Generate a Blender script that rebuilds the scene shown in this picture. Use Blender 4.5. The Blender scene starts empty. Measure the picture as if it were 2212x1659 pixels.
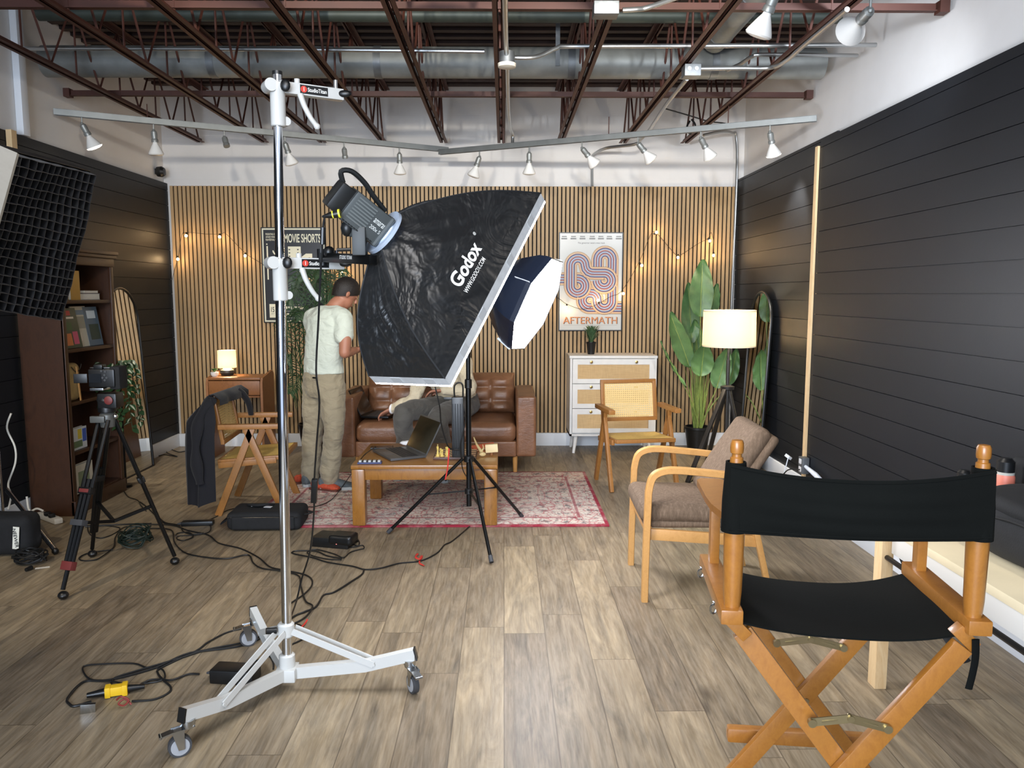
import bpy, bmesh, math, random
from mathutils import Vector, Matrix, Euler
rnd = random.Random(7)
PI = math.pi
SC = bpy.context.scene
COL = SC.collection
# ------------------------------------------------------------------ camera
FPX, HC = 1700.0, 1.5
PITCH = math.atan(194 / FPX); YAW = math.atan(18 / FPX)
cd = bpy.data.cameras.new('camera'); cam = bpy.data.objects.new('camera', cd); COL.objects.link(cam)
cam.location = (0, 0, HC); cam.rotation_euler = (PI / 2 - PITCH, 0, -YAW)
cd.sensor_fit = 'HORIZONTAL'; cd.sensor_width = 36.0; cd.lens = 36.0 * FPX / 2212
cd.clip_start = 0.05; cd.clip_end = 60
SC.camera = cam
SC.view_settings.view_transform = 'Standard'; SC.view_settings.look = 'None'
SC.view_settings.exposure = 0.62; SC.view_settings.gamma = 1.0; SC.view_settings.use_curve_mapping = False
# ------------------------------------------------------------------ light
w = bpy.data.worlds.new('world'); SC.world = w; w.use_nodes = True
w.node_tree.nodes['Background'].inputs[0].default_value = (0.62, 0.74, 1.0, 1)
w.node_tree.nodes['Background'].inputs[1].default_value = 0.9
def area(name, loc, tgt, size, power, col, size_y=None):
    l = bpy.data.lights.new(name, 'AREA'); l.energy = power; l.color = col; l.size = size
    if size_y: l.shape = 'RECTANGLE'; l.size_y = size_y
    o = bpy.data.objects.new(name, l); COL.objects.link(o); o.location = loc
    o.rotation_euler = (Vector(tgt) - Vector(loc)).to_track_quat('-Z', 'Y').to_euler()
    return o
def spot(name, loc, tgt, power, col, ang=60, blend=.5, rad=.04):
    l = bpy.data.lights.new(name, 'SPOT'); l.energy = power; l.color = col; l.spot_size = math.radians(ang)
    l.spot_blend = blend; l.shadow_soft_size = rad
    o = bpy.data.objects.new(name, l); COL.objects.link(o); o.location = loc
    o.rotation_euler = (Vector(tgt) - Vector(loc)).to_track_quat('-Z', 'Y').to_euler()
    return o
area('front_window_light', (-1.2, -2.6, 1.9), (1.6, 3.5, 1.9), 2.6, 260, (.74, .85, 1.0), 2.0)      # shop window behind the camera
area('room_ceiling_light', (-0.3, 0.9, 2.85), (-0.3, 2.2, 0), 1.3, 34, (1.0, .96, .92))            # panel light overhead
spot('left_work_lamp', (-2.7, 1.9, 2.75), (-1.7, 5.2, 0.3), 95, (1.0, .85, .64), 62, .6, .05)
spot('wall_work_lamp', (0.6, 2.6, 2.85), (0.2, 7.7, 2.3), 190, (1.0, .94, .84), 80, .9, .06)
spot('wall_work_lamp', (-1.0, 2.3, 2.85), (-1.2, 7.7, 2.4), 150, (1.0, .92, .78), 75, .9, .05)
spot('wall_work_lamp', (1.9, 3.2, 2.8), (1.2, 7.6, 2.2), 110, (.86, .92, 1.0), 80, .9, .05)

# ------------------------------------------------------------------ pixel -> place helpers (2212x1659)
def ray(px, py):
    x = (px - 1106) / FPX; y = -(py - 829.5) / FPX
    d = (x, math.cos(PITCH) + y * math.sin(PITCH), -math.sin(PITCH) + y * math.cos(PITCH))
    c, s = math.cos(YAW), math.sin(YAW)
    return Vector((d[0] * c + d[1] * s, -d[0] * s + d[1] * c, d[2]))
CP = Vector((0, 0, HC))
def G(px, py, z=0.0):
    d = ray(px, py); return CP + d * ((z - HC) / d.z)
def D(px, py, Y):
    d = ray(px, py); return CP + d * (Y / d.y)
def WX(px, py, X):
    d = ray(px, py); return CP + d * (X / d.x)
# ------------------------------------------------------------------ mesh builder
def V(*a): return Vector(a)
def lerp(a, b, t): return a + (b - a) * t
def crv(pts, k=6):
    pts = [Vector(p) for p in pts]; out = []
    n = len(pts)
    for i in range(n - 1):
        p0 = pts[max(i - 1, 0)]; p1 = pts[i]; p2 = pts[i + 1]; p3 = pts[min(i + 2, n - 1)]
        for j in range(k):
            t = j / k; t2 = t * t; t3 = t2 * t
            out.append(.5 * ((2 * p1) + (p2 - p0) * t + (2 * p0 - 5 * p1 + 4 * p2 - p3) * t2 + (3 * p1 - p0 - 3 * p2 + p3) * t3))
    out.append(pts[-1]); return out
def frames(pts):
    n = len(pts); T = []
    for i in range(n):
        a = pts[max(i - 1, 0)]; b = pts[min(i + 1, n - 1)]
        t = (b - a); T.append(t.normalized() if t.length > 1e-9 else V(0, 0, 1))
    up = V(0, 0, 1) if abs(T[0].z) < .9 else V(0, 1, 0)
    u = T[0].cross(up).normalized(); F = []
    for i in range(n):
        if i:
            u = u - T[i] * u.dot(T[i])
            u = u.normalized() if u.length > 1e-6 else T[i].orthogonal().normalized()
        F.append((T[i], u, T[i].cross(u)))
    return F
def rotm(R):
    if R is None: return Matrix.Identity(3)
    if isinstance(R, (tuple, list)): return Euler(R, 'XYZ').to_matrix()
    return R
def basis(x, z):                                    # 3x3 with x and z axes roughly as given
    z = Vector(z).normalized(); x = Vector(x); x = (x - z * x.dot(z)).normalized(); y = z.cross(x)
    return Matrix((x, y, z)).transposed()
class MB:
    def __init__(s): s.bm = bmesh.new(); s.mi = 0
    def _f(s, vs):
        try:
            f = s.bm.faces.new(vs); f.material_index = s.mi; return f
        except ValueError: return None
    def loft(s, rings, cap=True, closed=True, loop=False):
        R = [[s.bm.verts.new(p) for p in r] for r in rings]
        n = len(R[0]); m = len(R)
        for i in range(m if loop else m - 1):
            a = R[i]; b = R[(i + 1) % m]
            for j in range(n if closed else n - 1):
                k = (j + 1) % n; s._f((a[j], a[k], b[k], b[j]))
        if cap and not loop and closed:
            s._f(list(reversed(R[0]))); s._f(R[-1])
        return s
    def box(s, c, d, R=None, bev=0, taper=None):
        M3 = rotm(R); c = Vector(c); h = [x / 2 for x in d]; tx, ty = taper or (1, 1)
        vs = []
        for z in (-1, 1):
            for x, y in ((-1, -1), (1, -1), (1, 1), (-1, 1)):
                kx, ky = (tx, ty) if z > 0 else (1, 1)
                vs.append(s.bm.verts.new(c + M3 @ V(x * h[0] * kx, y * h[1] * ky, z * h[2])))
        fs = [s._f([vs[i] for i in q]) for q in ((3, 2, 1, 0), (4, 5, 6, 7), (0, 1, 5, 4), (1, 2, 6, 5), (2, 3, 7, 6), (3, 0, 4, 7))]
        if bev:
            es = list({e for f in fs for e in f.edges})
            r = bmesh.ops.bevel(s.bm, geom=es, offset=bev, segments=2, affect='EDGES', profile=.6)
            for f in r['faces']: f.material_index = s.mi
        return s
    def box2(s, a, b, bev=0):                       # from corner to corner
        a = Vector(a); b = Vector(b)
        return s.box((a + b) / 2, [abs(b[i] - a[i]) for i in range(3)], None, bev)
    def bar(s, a, b, w, h, up=(0, 0, 1), bev=0, ext=0):   # w across, h along up
        a = Vector(a); b = Vector(b); z = (b - a); L = z.length; z = z / L
        u = Vector(up); u = u - z * u.dot(z); u = u.normalized() if u.length > 1e-5 else z.orthogonal().normalized(); x = u.cross(z)
        return s.box((a + b) / 2, (w, h, L + ext), Matrix((x, u, z)).transposed(), bev)
    def tube(s, pts, r, n=8, cap=True, sx=1, sy=1):
        pts = [Vector(p) for p in pts]; F = frames(pts); rings = []
        for i, p in enumerate(pts):
            rr = r[i] if isinstance(r, (list, tuple)) else r
            rings.append([p + F[i][1] * math.cos(2 * PI * k / n) * rr * sx + F[i][2] * math.sin(2 * PI * k / n) * rr * sy for k in range(n)])
        return s.loft(rings, cap)
    def cyl(s, a, b, r1, r2=None, n=20): return s.tube([a, b], [r1, r1 if r2 is None else r2], n)
    def lathe(s, prof, c=(0, 0, 0), R=None, n=24, cap=True):
        M3 = rotm(R); c = Vector(c)
        return s.loft([[c + M3 @ V(max(r, 1e-4) * math.cos(2 * PI * k / n), max(r, 1e-4) * math.sin(2 * PI * k / n), z) for k in range(n)] for r, z in prof], cap)
    def axis(s, prof, a, d, n=24):                  # lathe along direction d from a
        z = Vector(d).normalized(); x = z.orthogonal().normalized()
        return s.lathe(prof, a, Matrix((x, z.cross(x), z)).transposed(), n)
    def ball(s, c, r, n=12, sc=(1, 1, 1), R=None):
        M3 = rotm(R); c = Vector(c); rings = []
        for i in range(n // 2 + 1):
            th = PI * i / (n // 2); q = max(math.sin(th), 1e-3)
            rings.append([c + M3 @ V(r * sc[0] * q * math.cos(2 * PI * k / n), r * sc[1] * q * math.sin(2 * PI * k / n), -r * sc[2] * math.cos(th)) for k in range(n)])
        return s.loft(rings)
    def prism(s, poly, t, O, X, Y):                 # polygon in the plane X,Y from O, thickness t along X x Y
        O = Vector(O); X = Vector(X).normalized(); Y = Vector(Y).normalized(); N = X.cross(Y)
        return s.loft([[O + X * x + Y * y + N * q for x, y in poly] for q in (0, t)])
    def grid(s, fn, nu, nv, wrap=False):
        R = [[s.bm.verts.new(fn(i / nu, j / nv)) for j in range(nv + (0 if wrap else 1))] for i in range(nu + 1)]
        m = len(R[0])
        for i in range(nu):
            for j in range(m if wrap else m - 1):
                k = (j + 1) % m; s._f((R[i][j], R[i + 1][j], R[i + 1][k], R[i][k]))
        return s
    def sweep(s, pts, prof, up):                    # prof points (across, along up); fixed up direction
        pts = [Vector(p) for p in pts]; up = Vector(up).normalized(); rings = []
        for i, p in enumerate(pts):
            t = (pts[min(i + 1, len(pts) - 1)] - pts[max(i - 1, 0)]).normalized(); x = t.cross(up).normalized()
            rings.append([p + x * a + up * b for a, b in prof])
        return s.loft(rings)
    def build(s, name, mat, parent=None, world=False, sharp=35):
        bm = s.bm
        if world and parent is not None:
            M4 = PM(parent).inverted(); bmesh.ops.transform(bm, matrix=M4, verts=bm.verts[:])
        bmesh.ops.recalc_face_normals(bm, faces=bm.faces[:])
        a = math.radians(sharp)
        for f in bm.faces: f.smooth = True
        for e in bm.edges:
            if len(e.link_faces) != 2 or e.calc_face_angle(0) > a: e.smooth = False
        me = bpy.data.meshes.new(name); bm.to_mesh(me); bm.free()
        for m in (mat if isinstance(mat, (list, tuple)) else [mat]): me.materials.append(m)
        o = bpy.data.objects.new(name, me); COL.objects.link(o)
        if parent is not None: o.parent = parent
        return o
def PM(o):
    M = Matrix.LocRotScale(o.location, o.rotation_euler, o.scale)
    return PM(o.parent) @ M if o.parent else M
def tag(o, label, cat, group=None):
    o['label'] = label; o['category'] = cat
    if group: o['group'] = group
    return o
def E(name, label, cat, loc=(0, 0, 0), rz=0, group=None, rot=None):
    o = bpy.data.objects.new(name, None); COL.objects.link(o); o.empty_display_size = .1
    o.location = loc; o.rotation_euler = rot if rot else (0, 0, rz)
    return tag(o, label, cat, group)
def S(o, kind='structure'): o['kind'] = kind; return o
def dup(root, loc, rz=None, label=None, group=None, name=None):
    def cp(o, par):
        c = o.copy(); COL.objects.link(c); c.parent = par
        for ch in list(o.children): cp(ch, c)
        return c
    r = cp(root, None); r.location = loc
    if rz is not None: r.rotation_euler = rz if isinstance(rz, (tuple, list, Euler)) else (0, 0, rz)
    if label: r['label'] = label
    if group: r['group'] = group
    return r
def mod_remesh(o, vox, sm=4):
    m = o.modifiers.new('r', 'REMESH'); m.mode = 'VOXEL'; m.voxel_size = vox; m.use_smooth_shade = True
    if sm: q = o.modifiers.new('s', 'SMOOTH'); q.iterations = sm; q.factor = .6
def mod_noise(o, strength, size, kind='CLOUDS'):
    t = bpy.data.textures.new('n', kind); t.noise_scale = size
    m = o.modifiers.new('d', 'DISPLACE'); m.texture = t; m.strength = strength; m.mid_level = .5; m.texture_coords = 'LOCAL'
def mod_solid(o, t, off=0):
    m = o.modifiers.new('t', 'SOLIDIFY'); m.thickness = t; m.offset = off
def mod_sub(o, n=1):
    m = o.modifiers.new('u', 'SUBSURF'); m.levels = n; m.render_levels = n
# ------------------------------------------------------------------ materials
def lin(h):
    h = h.lstrip('#'); c = [int(h[i:i + 2], 16) / 255 for i in (0, 2, 4)]
    return tuple((x / 12.92 if x <= .04045 else ((x + .055) / 1.055) ** 2.4) for x in c) + (1,)
class NT:
    def __init__(s, name):
        s.m = bpy.data.materials.new(name); s.m.use_nodes = True; s.t = s.m.node_tree; s.n = s.t.nodes; s.b = s.n['Principled BSDF']
        s.tc = s.n.new('ShaderNodeTexCoord')
    def L(s, a, b): s.t.links.new(a, b)
    def _in(s, node, i, v):
        if isinstance(v, bpy.types.NodeSocket): s.L(v, node.inputs[i])
        elif v is not None: node.inputs[i].default_value = v
    def math(s, op, a, b=None, c=None):
        q = s.n.new('ShaderNodeMath'); q.operation = op; s._in(q, 0, a); s._in(q, 1, b); s._in(q, 2, c); return q.outputs[0]
    def map(s, sc=(1, 1, 1), rot=(0, 0, 0), loc=(0, 0, 0), src=None):
        q = s.n.new('ShaderNodeMapping'); s.L(src or s.tc.outputs['Object'], q.inputs[0]); q.inputs['Scale'].default_value = sc
        q.inputs['Rotation'].default_value = rot; q.inputs['Location'].default_value = loc; return q.outputs[0]
    def noise(s, vec, scale=5, det=4, rough=.55, dist=0):
        q = s.n.new('ShaderNodeTexNoise'); s.L(vec, q.inputs['Vector']); q.inputs['Scale'].default_value = scale
        q.inputs['Detail'].default_value = det; q.inputs['Roughness'].default_value = rough; q.inputs['Distortion'].default_value = dist; return q.outputs[0]
    def ramp(s, f, stops, interp='LINEAR'):
        q = s.n.new('ShaderNodeValToRGB'); s.L(f, q.inputs[0]); q.color_ramp.interpolation = interp; e = q.color_ramp.elements
        while len(e) < len(stops): e.new(.5)
        for i, (p, c) in enumerate(stops): e[i].position = p; e[i].color = lin(c) if isinstance(c, str) else c
        return q.outputs[0]
    def mix(s, f, a, b, mode='MIX'):
        q = s.n.new('ShaderNodeMix'); q.data_type = 'RGBA'; q.blend_type = mode
        s._in(q, 0, f); s._in(q, 6, lin(a) if isinstance(a, str) else a); s._in(q, 7, lin(b) if isinstance(b, str) else b); return q.outputs[2]
    def bump(s, h, st=.3, dist=.01):
        q = s.n.new('ShaderNodeBump'); s.L(h, q.inputs['Height']); q.inputs['Strength'].default_value = st; q.inputs['Distance'].default_value = dist
        s.L(q.outputs[0], s.b.inputs['Normal'])
    def sep(s, vec):
        q = s.n.new('ShaderNodeSeparateXYZ'); s.L(vec, q.inputs[0]); return q.outputs
    def comb(s, x, y, z):
        q = s.n.new('ShaderNodeCombineXYZ'); s._in(q, 0, x); s._in(q, 1, y); s._in(q, 2, z); return q.outputs[0]
def P(name, c, rough=.5, metal=0, var=0, vs=8, bump=0, bs=60, spec=.5, emit=0, ec=None, coat=0, trans=0, stretch=(1, 1, 1), sheen=0):
    t = NT(name); b = t.b; b.inputs['Base Color'].default_value = lin(c); b.inputs['Roughness'].default_value = rough
    b.inputs['Metallic'].default_value = metal; b.inputs['Specular IOR Level'].default_value = spec
    if var:
        n = t.noise(t.map(stretch), vs, 4); k = lin(c)
        lo = tuple(x * (1 - var) for x in k[:3]) + (1,); hi = tuple(min(1, x * (1 + var)) for x in k[:3]) + (1,)
        t.L(t.ramp(n, [(.3, lo), (.7, hi)]), b.inputs['Base Color'])
    if bump: t.bump(t.noise(t.map(stretch), bs, 3), bump, .004)
    if emit: b.inputs['Emission Color'].default_value = lin(ec or c); b.inputs['Emission Strength'].default_value = emit
    if coat: b.inputs['Coat Weight'].default_value = coat
    if trans: b.inputs['Transmission Weight'].default_value = trans
    if sheen: b.inputs['Sheen Weight'].default_value = sheen
    return t.m
def wood(name, c1, c2, rough=.4, sc=(3, 3, .35), det=9, coat=0, dist=1.2):
    t = NT(name); v = t.map(sc)
    n = t.noise(v, det, 6, .6, dist); f = t.noise(t.map(tuple(x * 6 for x in sc)), det * 2, 3, .6)
    c = t.ramp(n, [(.25, c2), (.5, c1), (.78, c2)]); c = t.mix(.25, c, t.ramp(f, [(.35, c2), (.65, c1)]))
    t.L(c, t.b.inputs['Base Color']); t.b.inputs['Roughness'].default_value = rough
    if coat: t.b.inputs['Coat Weight'].default_value = coat; t.b.inputs['Coat Roughness'].default_value = .2
    t.bump(n, .08, .003); return t.m
# ================================================================== SETTING
XL, XR, YB = -3.24, 2.30, 7.76
def floor_mat():
    t = NT('vinyl_planks'); o = t.sep(t.tc.outputs['Object'])
    PW, PL = .182, 1.22
    u = t.math('DIVIDE', o[0], PW); col = t.math('FLOOR', u)
    wn = t.n.new('ShaderNodeTexWhiteNoise'); wn.noise_dimensions = '1D'; t.L(col, wn.inputs['W'])
    v = t.math('ADD', t.math('DIVIDE', o[1], PL), t.math('MULTIPLY', wn.outputs[0], 7.3)); row = t.math('FLOOR', v)
    w2 = t.n.new('ShaderNodeTexWhiteNoise'); w2.noise_dimensions = '2D'; t.L(t.comb(col, row, 0), w2.inputs['Vector'])
    off = t.math('MULTIPLY', w2.outputs[0], 37.0)
    base = t.ramp(w2.outputs[0], [(0, '#7c6f5f'), (.2, '#9c8e78'), (.42, '#897c6a'), (.6, '#a99a82'), (.8, '#928470'), (1, '#a2947d')])
    vec = t.comb(t.math('ADD', t.math('MULTIPLY', o[0], 9), off), t.math('ADD', t.math('MULTIPLY', o[1], 1.3), off), off)
    n = t.noise(vec, 1.6, 6, .62, 1.3)
    vec2 = t.comb(t.math('ADD', t.math('MULTIPLY', o[0], 60), off), t.math('MULTIPLY', o[1], 4), off)
    f = t.noise(vec2, 1.5, 3, .6)
    c = t.mix(.78, base, t.ramp(n, [(.25, '#3a342c'), (.45, '#878073'), (.75, '#c9c2b4')]), 'OVERLAY')
    c = t.mix(.16, c, t.ramp(f, [(.35, '#5d5245'), (.65, '#c6bba8')]))
    kn = t.n.new('ShaderNodeTexVoronoi'); t.L(t.comb(t.math('ADD', t.math('MULTIPLY', o[0], 3.2), off), t.math('ADD', t.math('MULTIPLY', o[1], 1.5), off), 0), kn.inputs['Vector']); kn.inputs['Scale'].default_value = 1
    kf = t.ramp(kn.outputs['Distance'], [(.02, (1, 1, 1, 1)), (.13, (0, 0, 0, 1))])
    c = t.mix(t.math('MULTIPLY', kf, .7), c, '#40372c')
    fu = t.math('FRACT', u); fv = t.math('FRACT', v)
    e1 = t.math('LESS_THAN', t.math('MINIMUM', fu, t.math('SUBTRACT', 1, fu)), .011)
    e2 = t.math('LESS_THAN', t.math('MINIMUM', fv, t.math('SUBTRACT', 1, fv)), .0016)
    e = t.math('MAXIMUM', e1, e2); c = t.mix(t.math('MULTIPLY', e, .55), c, '#3a2e22')
    t.L(c, t.b.inputs['Base Color']); t.b.inputs['Roughness'].default_value = .42; t.b.inputs['Specular IOR Level'].default_value = .35
    t.bump(t.math('SUBTRACT', t.math('MULTIPLY', n, .3), e), .15, .002); return t.m
def wall_mat(name, c, block=False):
    t = NT(name); o = t.sep(t.tc.outputs['Object']); n = t.noise(t.map(), 3, 5)
    cc = t.mix(n, c, '#d6d3cf'); t.L(cc, t.b.inputs['Base Color']); t.b.inputs['Roughness'].default_value = .75
    if block:
        br = t.n.new('ShaderNodeTexBrick'); t.L(t.comb(o[0], o[2], 0), br.inputs['Vector']); br.inputs['Scale'].default_value = 1
        br.inputs['Brick Width'].default_value = .4; br.inputs['Row Height'].default_value = .2; br.inputs['Mortar Size'].default_value = .006
        t.bump(t.math('ADD', t.math('MULTIPLY', br.outputs['Fac'], -1), t.math('MULTIPLY', t.noise(t.map(), 60, 3), .4)), .35, .004)
    else: t.bump(t.noise(t.map(), 45, 3), .12, .003)
    return t.m
M_WHITE = wall_mat('white_wall', '#e6e4e2'); M_CMU = wall_mat('white_block', '#e4e0dc', True)
M_BLACKP = P('black_shiplap_paint', '#15181d', .5, var=.05, vs=2, bump=.05, bs=90, spec=.35)
M_BASE = P('white_trim_paint', '#dfe3e8', .4)
M_DECK = P('brown_deck', '#2b1812', .7, var=.3, vs=2)
M_RUST = P('red_oxide_steel', '#47251b', .6, var=.12, vs=6)
M_GALV = P('galvanised_steel', '#777b7e', .5, .7, var=.18, vs=14)
M_DUCT = P('duct_metal', '#868987', .55, .4, var=.2, vs=5)
M_PINE = wood('pine', '#e2c598', '#cfa774', .55, (6, 6, .6), 5)
b = MB().box2((-3.4, -3, -.05), (2.45, YB + .1, 0)); S(b.build('floor', floor_mat()))
b = MB(); b.box2((-3.4, -3, 3.46), (2.45, YB + .1, 3.52))
for k in range(70):
    y = -2.9 + k * .152; b.box2((-3.3, y, 3.435), (2.3, y + .06, 3.46))
S(b.build('ceiling', M_DECK))
S(MB().box2((-3.4, YB, 0), (2.45, YB + .12, 3.46)).build('wall_back', M_CMU))
S(MB().box2((XL - .1, -3, 0), (XL - .02, YB, 3.46)).build('wall_left', M_WHITE))
S(MB().box2((XR + .02, -3, 0), (XR + .1, YB, 3.46)).build('wall_right', M_WHITE))
def shiplap(name, x, sgn, y0, y1, z0, z1, back, ph=0):
    b = MB(); b.box2((x + sgn * .014, y0, z0), (back, y1, z1 - .004)); z = z0 - ph
    while z < z1:
        a, c = max(z, z0), min(z + .1365, z1)
        if c - a > .01: b.box2((x, y0, a), (x + sgn * .014, y1, c))
        z += .1405
    return S(b.build(name, M_BLACKP))
shiplap('trim_1', -3.225, -1, -3, YB - .005, .1, 2.555, XL - .018)
shiplap('trim_2', 2.15, 1, -3, 5.46, .1, 2.535, XR + .018)
shiplap('trim_3', 2.262, 1, 5.46, YB - .005, .1, 2.60, XR + .018, .05)
S(MB().box2((XL - .018, 1, 0), (-3.212, YB - .03, .128), .004).build('baseboard_left', M_BASE))
S(MB().box2((-3.212, YB - .045, 0), (2.25, YB, .128), .004).build('baseboard_back', M_BASE))
b = MB().box2((2.125, -1, 0), (XR + .018, 5.46, .13), .004); b.box2((2.243, 5.46, 0), (XR + .018, YB - .045, .13), .004)
S(b.build('baseboard_right', M_BASE))
# slatted acoustic panelling
def slat_mat():
    t = NT('oak_slats'); o = t.sep(t.tc.outputs['Object'])
    cid = t.math('FLOOR', t.math('DIVIDE', t.math('ADD', o[0], 3.2), .04))
    wn = t.n.new('ShaderNodeTexWhiteNoise'); wn.noise_dimensions = '1D'; t.L(cid, wn.inputs['W'])
    vec = t.comb(t.math('MULTIPLY', o[0], 40), t.math('MULTIPLY', wn.outputs[0], 50), t.math('MULTIPLY', o[2], 1.4))
    n = t.noise(vec, 2, 5, .6, .5)
    c = t.mix(n, '#967953', '#b89a70'); c = t.mix(t.math('MULTIPLY', wn.outputs[0], .45), c, '#ad9069')
    t.L(c, t.b.inputs['Base Color']); t.b.inputs['Roughness'].default_value = .55; return t.m
b = MB(); b.box2((-3.2, YB - .018, .128), (2.232, YB - .004, 2.53)); b.mi = 1
for k in range(136):
    x = -3.2 + k * .04 + .0065; b.box2((x, YB - .034, .13), (x + .0275, YB - .018, 2.53))
S(b.build('trim_4', [P('black_felt', '#0c0b0b', .95), slat_mat()]))
S(MB().box2((2.135, 5.47, .0), (2.15, 5.515, 2.50)).box2((2.16, 5.462, .13), (2.262, 5.466, 2.53)).build('trim_5', M_PINE))
S(MB().box2((-3.222, 5.28, .13), (-3.185, 5.335, 2.56)).build('trim_6', M_PINE))
S(MB().box2((XL - .02, 5.46, 2.56), (XL + .03, 5.54, 3.4), .01).build('trim_7', M_BASE))

# ================================================================== CEILING STEEL
JX = [-2.83, -2.23, -1.69, -1.12, -.56, -.02, .53, 1.12, 1.70]; JZ = 2.91
def joist(x, label):
    r = E('bar_joist', label, 'joist', (x, 0, JZ), 0, 'steel joists under the roof deck')
    b = MB()
    for s in (-1, 1):
        b.box2((s * .008, -1, 0), (s * .036, 7.60, .004)); b.box2((s * .008, -1, 0), (s * .012, 7.60, .032))
    b.build('bottom_chord', M_RUST, r)
    b = MB()
    for s in (-1, 1):
        b.box2((s * .008, -1, .515), (s * .040, YB - .002, .519)); b.box2((s * .008, -1, .48), (s * .012, YB - .002, .515))
    b.build('top_chord', M_RUST, r)
    pts = []; y = 7.55; k = 0
    while y > -1: pts.append(V(0, y, .02 if k % 2 == 0 else .50)); y -= .3; k += 1
    b = MB().tube(pts, .008, 6)
    for i in range(1, len(pts), 2): b.tube([pts[i], V(0, pts[i].y, .02)], .007, 6)
    b.build('web_rod', M_RUST, r)
    return r
jl = ['leftmost brown steel joist, ending near the left corner of the slat wall', 'second brown steel joist from the left under the roof',
      'third brown steel joist from the left, passing behind the tall white stand', 'fourth brown steel joist from the left',
      'brown steel joist ending where the two galvanised lamp rails meet', 'middle brown steel joist with a conduit running along its underside',
      'brown steel joist carrying the square junction box at the top of the photo', 'brown steel joist with the conduit bending at its side, second from the right',
      'rightmost brown steel joist, running to the top right beside the big lit lamp']
for x, l in zip(JX, jl): joist(x, l)
def brace(y, z, label):
    r = E('bridging_angle', label, 'steel angle', (0, y, z), 0, 'cross bracing through the joists')
    MB().box2((-3.2, -.02, 0), (2.24, .02, .004)).box2((-3.2, -.004, 0), (2.24, 0, .04)).build('angle_bar', M_RUST, r)
    for x in (-3.235, 2.25): MB().box2((x, -.03, -.01), (x + .045 if x < 0 else x + .05, .03, .05)).build('wall_bracket', M_RUST, r)
brace(4.25, 2.955, 'brown steel cross bar across all joists at the very top of the photo')
brace(6.05, 2.955, 'brown steel cross bar just behind the large round duct')
b = MB().box2((-3.2, 6.9, 3.32), (2.2, 6.94, 3.36)); tag(b.build('bridging_angle', M_RUST), 'dark brown upper cross bar near the back wall under the deck', 'steel angle')
b = MB().box2((-3.2, 4.9, 3.34), (2.2, 4.94, 3.38)); tag(b.build('bridging_angle', M_RUST), 'dark brown upper cross bar over the middle of the room', 'steel angle')
# ducts
r = E('air_duct', 'large round galvanised duct crossing the room under the roof', 'duct', (0, 5.75, 3.115))
MB().cyl((-3.2, 0, 0), (2.25, 0, 0), .105, n=32).build('duct_pipe', M_DUCT, r)
for x in (-2.05, -.9, .45, 1.45):
    MB().cyl((x, 0, 0), (x + .05, 0, 0), .109, n=32).build('duct_collar', M_GALV, r)
MB().box2((.36, -.112, .05), (.39, -.108, .33)).box2((.36, -.112, -.05), (.39, -.105, .05)).build('hanger_strap', M_GALV, r)
r = E('air_duct', 'round grey duct running away from the camera at the upper right between two joists', 'duct', (1.44, 4.6, 3.22))
MB().cyl((.02, -3, .0), (0, .98, 0), .085, n=28).build('duct_pipe', M_DUCT, r)
for y in (-1.4, .1, .8): MB().cyl((0, y, 0), (0, y + .04, 0), .09, n=28).build('duct_collar', M_GALV, r)
tag(MB().cyl((-3.0, 5.35, 3.3), (2.2, 5.35, 3.3), .045, n=16).build('sprinkler_pipe', P('dark_green_pipe', '#3c443f', .5, .3)), 'dark pipe high among the joists in front of the large duct', 'pipe')
# conduits
MC = P('conduit', '#b4b6b6', .3, .9)
def conduit(pts, r, label, k=5): return tag(MB().tube(crv(pts, k), r, 10).build('conduit', MC), label, 'conduit', None)
conduit([WX(25, 105, -3.2), V(-2.0, 5.3, 3.07), V(-.6, 5.22, 3.04), V(-.12, 5.2, 3.03)], .013, 'thin silver conduit running from the left wall in front of the large duct', 2)
conduit([G(1090, -40, 2.885), G(1092, 60, 2.885), G(1094, 118, 2.885)], .014, 'silver conduit along the middle joist in front of the round box', 2)
conduit([G(1096, 140, 2.885), G(1098, 230, 2.885), G(1102, 275, 2.88), D(1107, 290, 7.0), D(1107, 312, 7.0)], .014, 'grey conduit along the middle joist behind the round box')
conduit([G(1110, 124, 2.90), G(1150, 124, 2.90), G(1175, 117, 2.93), G(1205, 103, 2.97), G(1240, 100, 2.98), G(1500, 99, 2.98), G(1700, 98, 2.97), WX(1892, 97, 2.27)], .013, 'silver conduit from the round box bending up and running to the right wall', 3)
conduit([G(1345, 22, 2.885), G(1375, 20, 2.89), G(1400, 16, 2.9), G(1470, -8, 2.92)], .012, 'short bent silver conduit leaving the square junction box at the top')
conduit([G(1510, 148, 2.89), G(1600, 147, 2.885), G(1665, 146, 2.88), G(1700, 130, 2.87), G(1740, 95, 2.87), G(1830, 20, 2.87)], .013, 'silver conduit from the corner junction box bending along the rightmost joist')
conduit([G(1570, 152, 2.94), G(1600, 138, 2.95), G(1625, 122, 2.96), G(1660, 118, 2.97), WX(1852, 120, 2.27)], .012, 'grey conduit ending at the right wall just below the long silver one')
conduit([G(1484, 170, 2.885), G(1440, 225, 2.885), G(1402, 282, 2.885), D(1385, 300, 7.15), D(1370, 312, 7.3), D(1310, 320, 7.5), D(1282, 335, 7.7), D(1279, 350, 7.74), D(1279, 402, 7.74)], .014, 'dark grey conduit dropping down the white wall to the top of the slats')
conduit([D(1520, 292, 7.3), D(1560, 284, 7.45), D(1582, 287, 7.6), D(1590, 296, 7.66), V(2.225, 7.66, 2.6), V(2.215, 7.68, 1.2), V(2.215, 7.68, .13)], .014, 'shiny vertical conduit in the right corner beside the slats')
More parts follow.
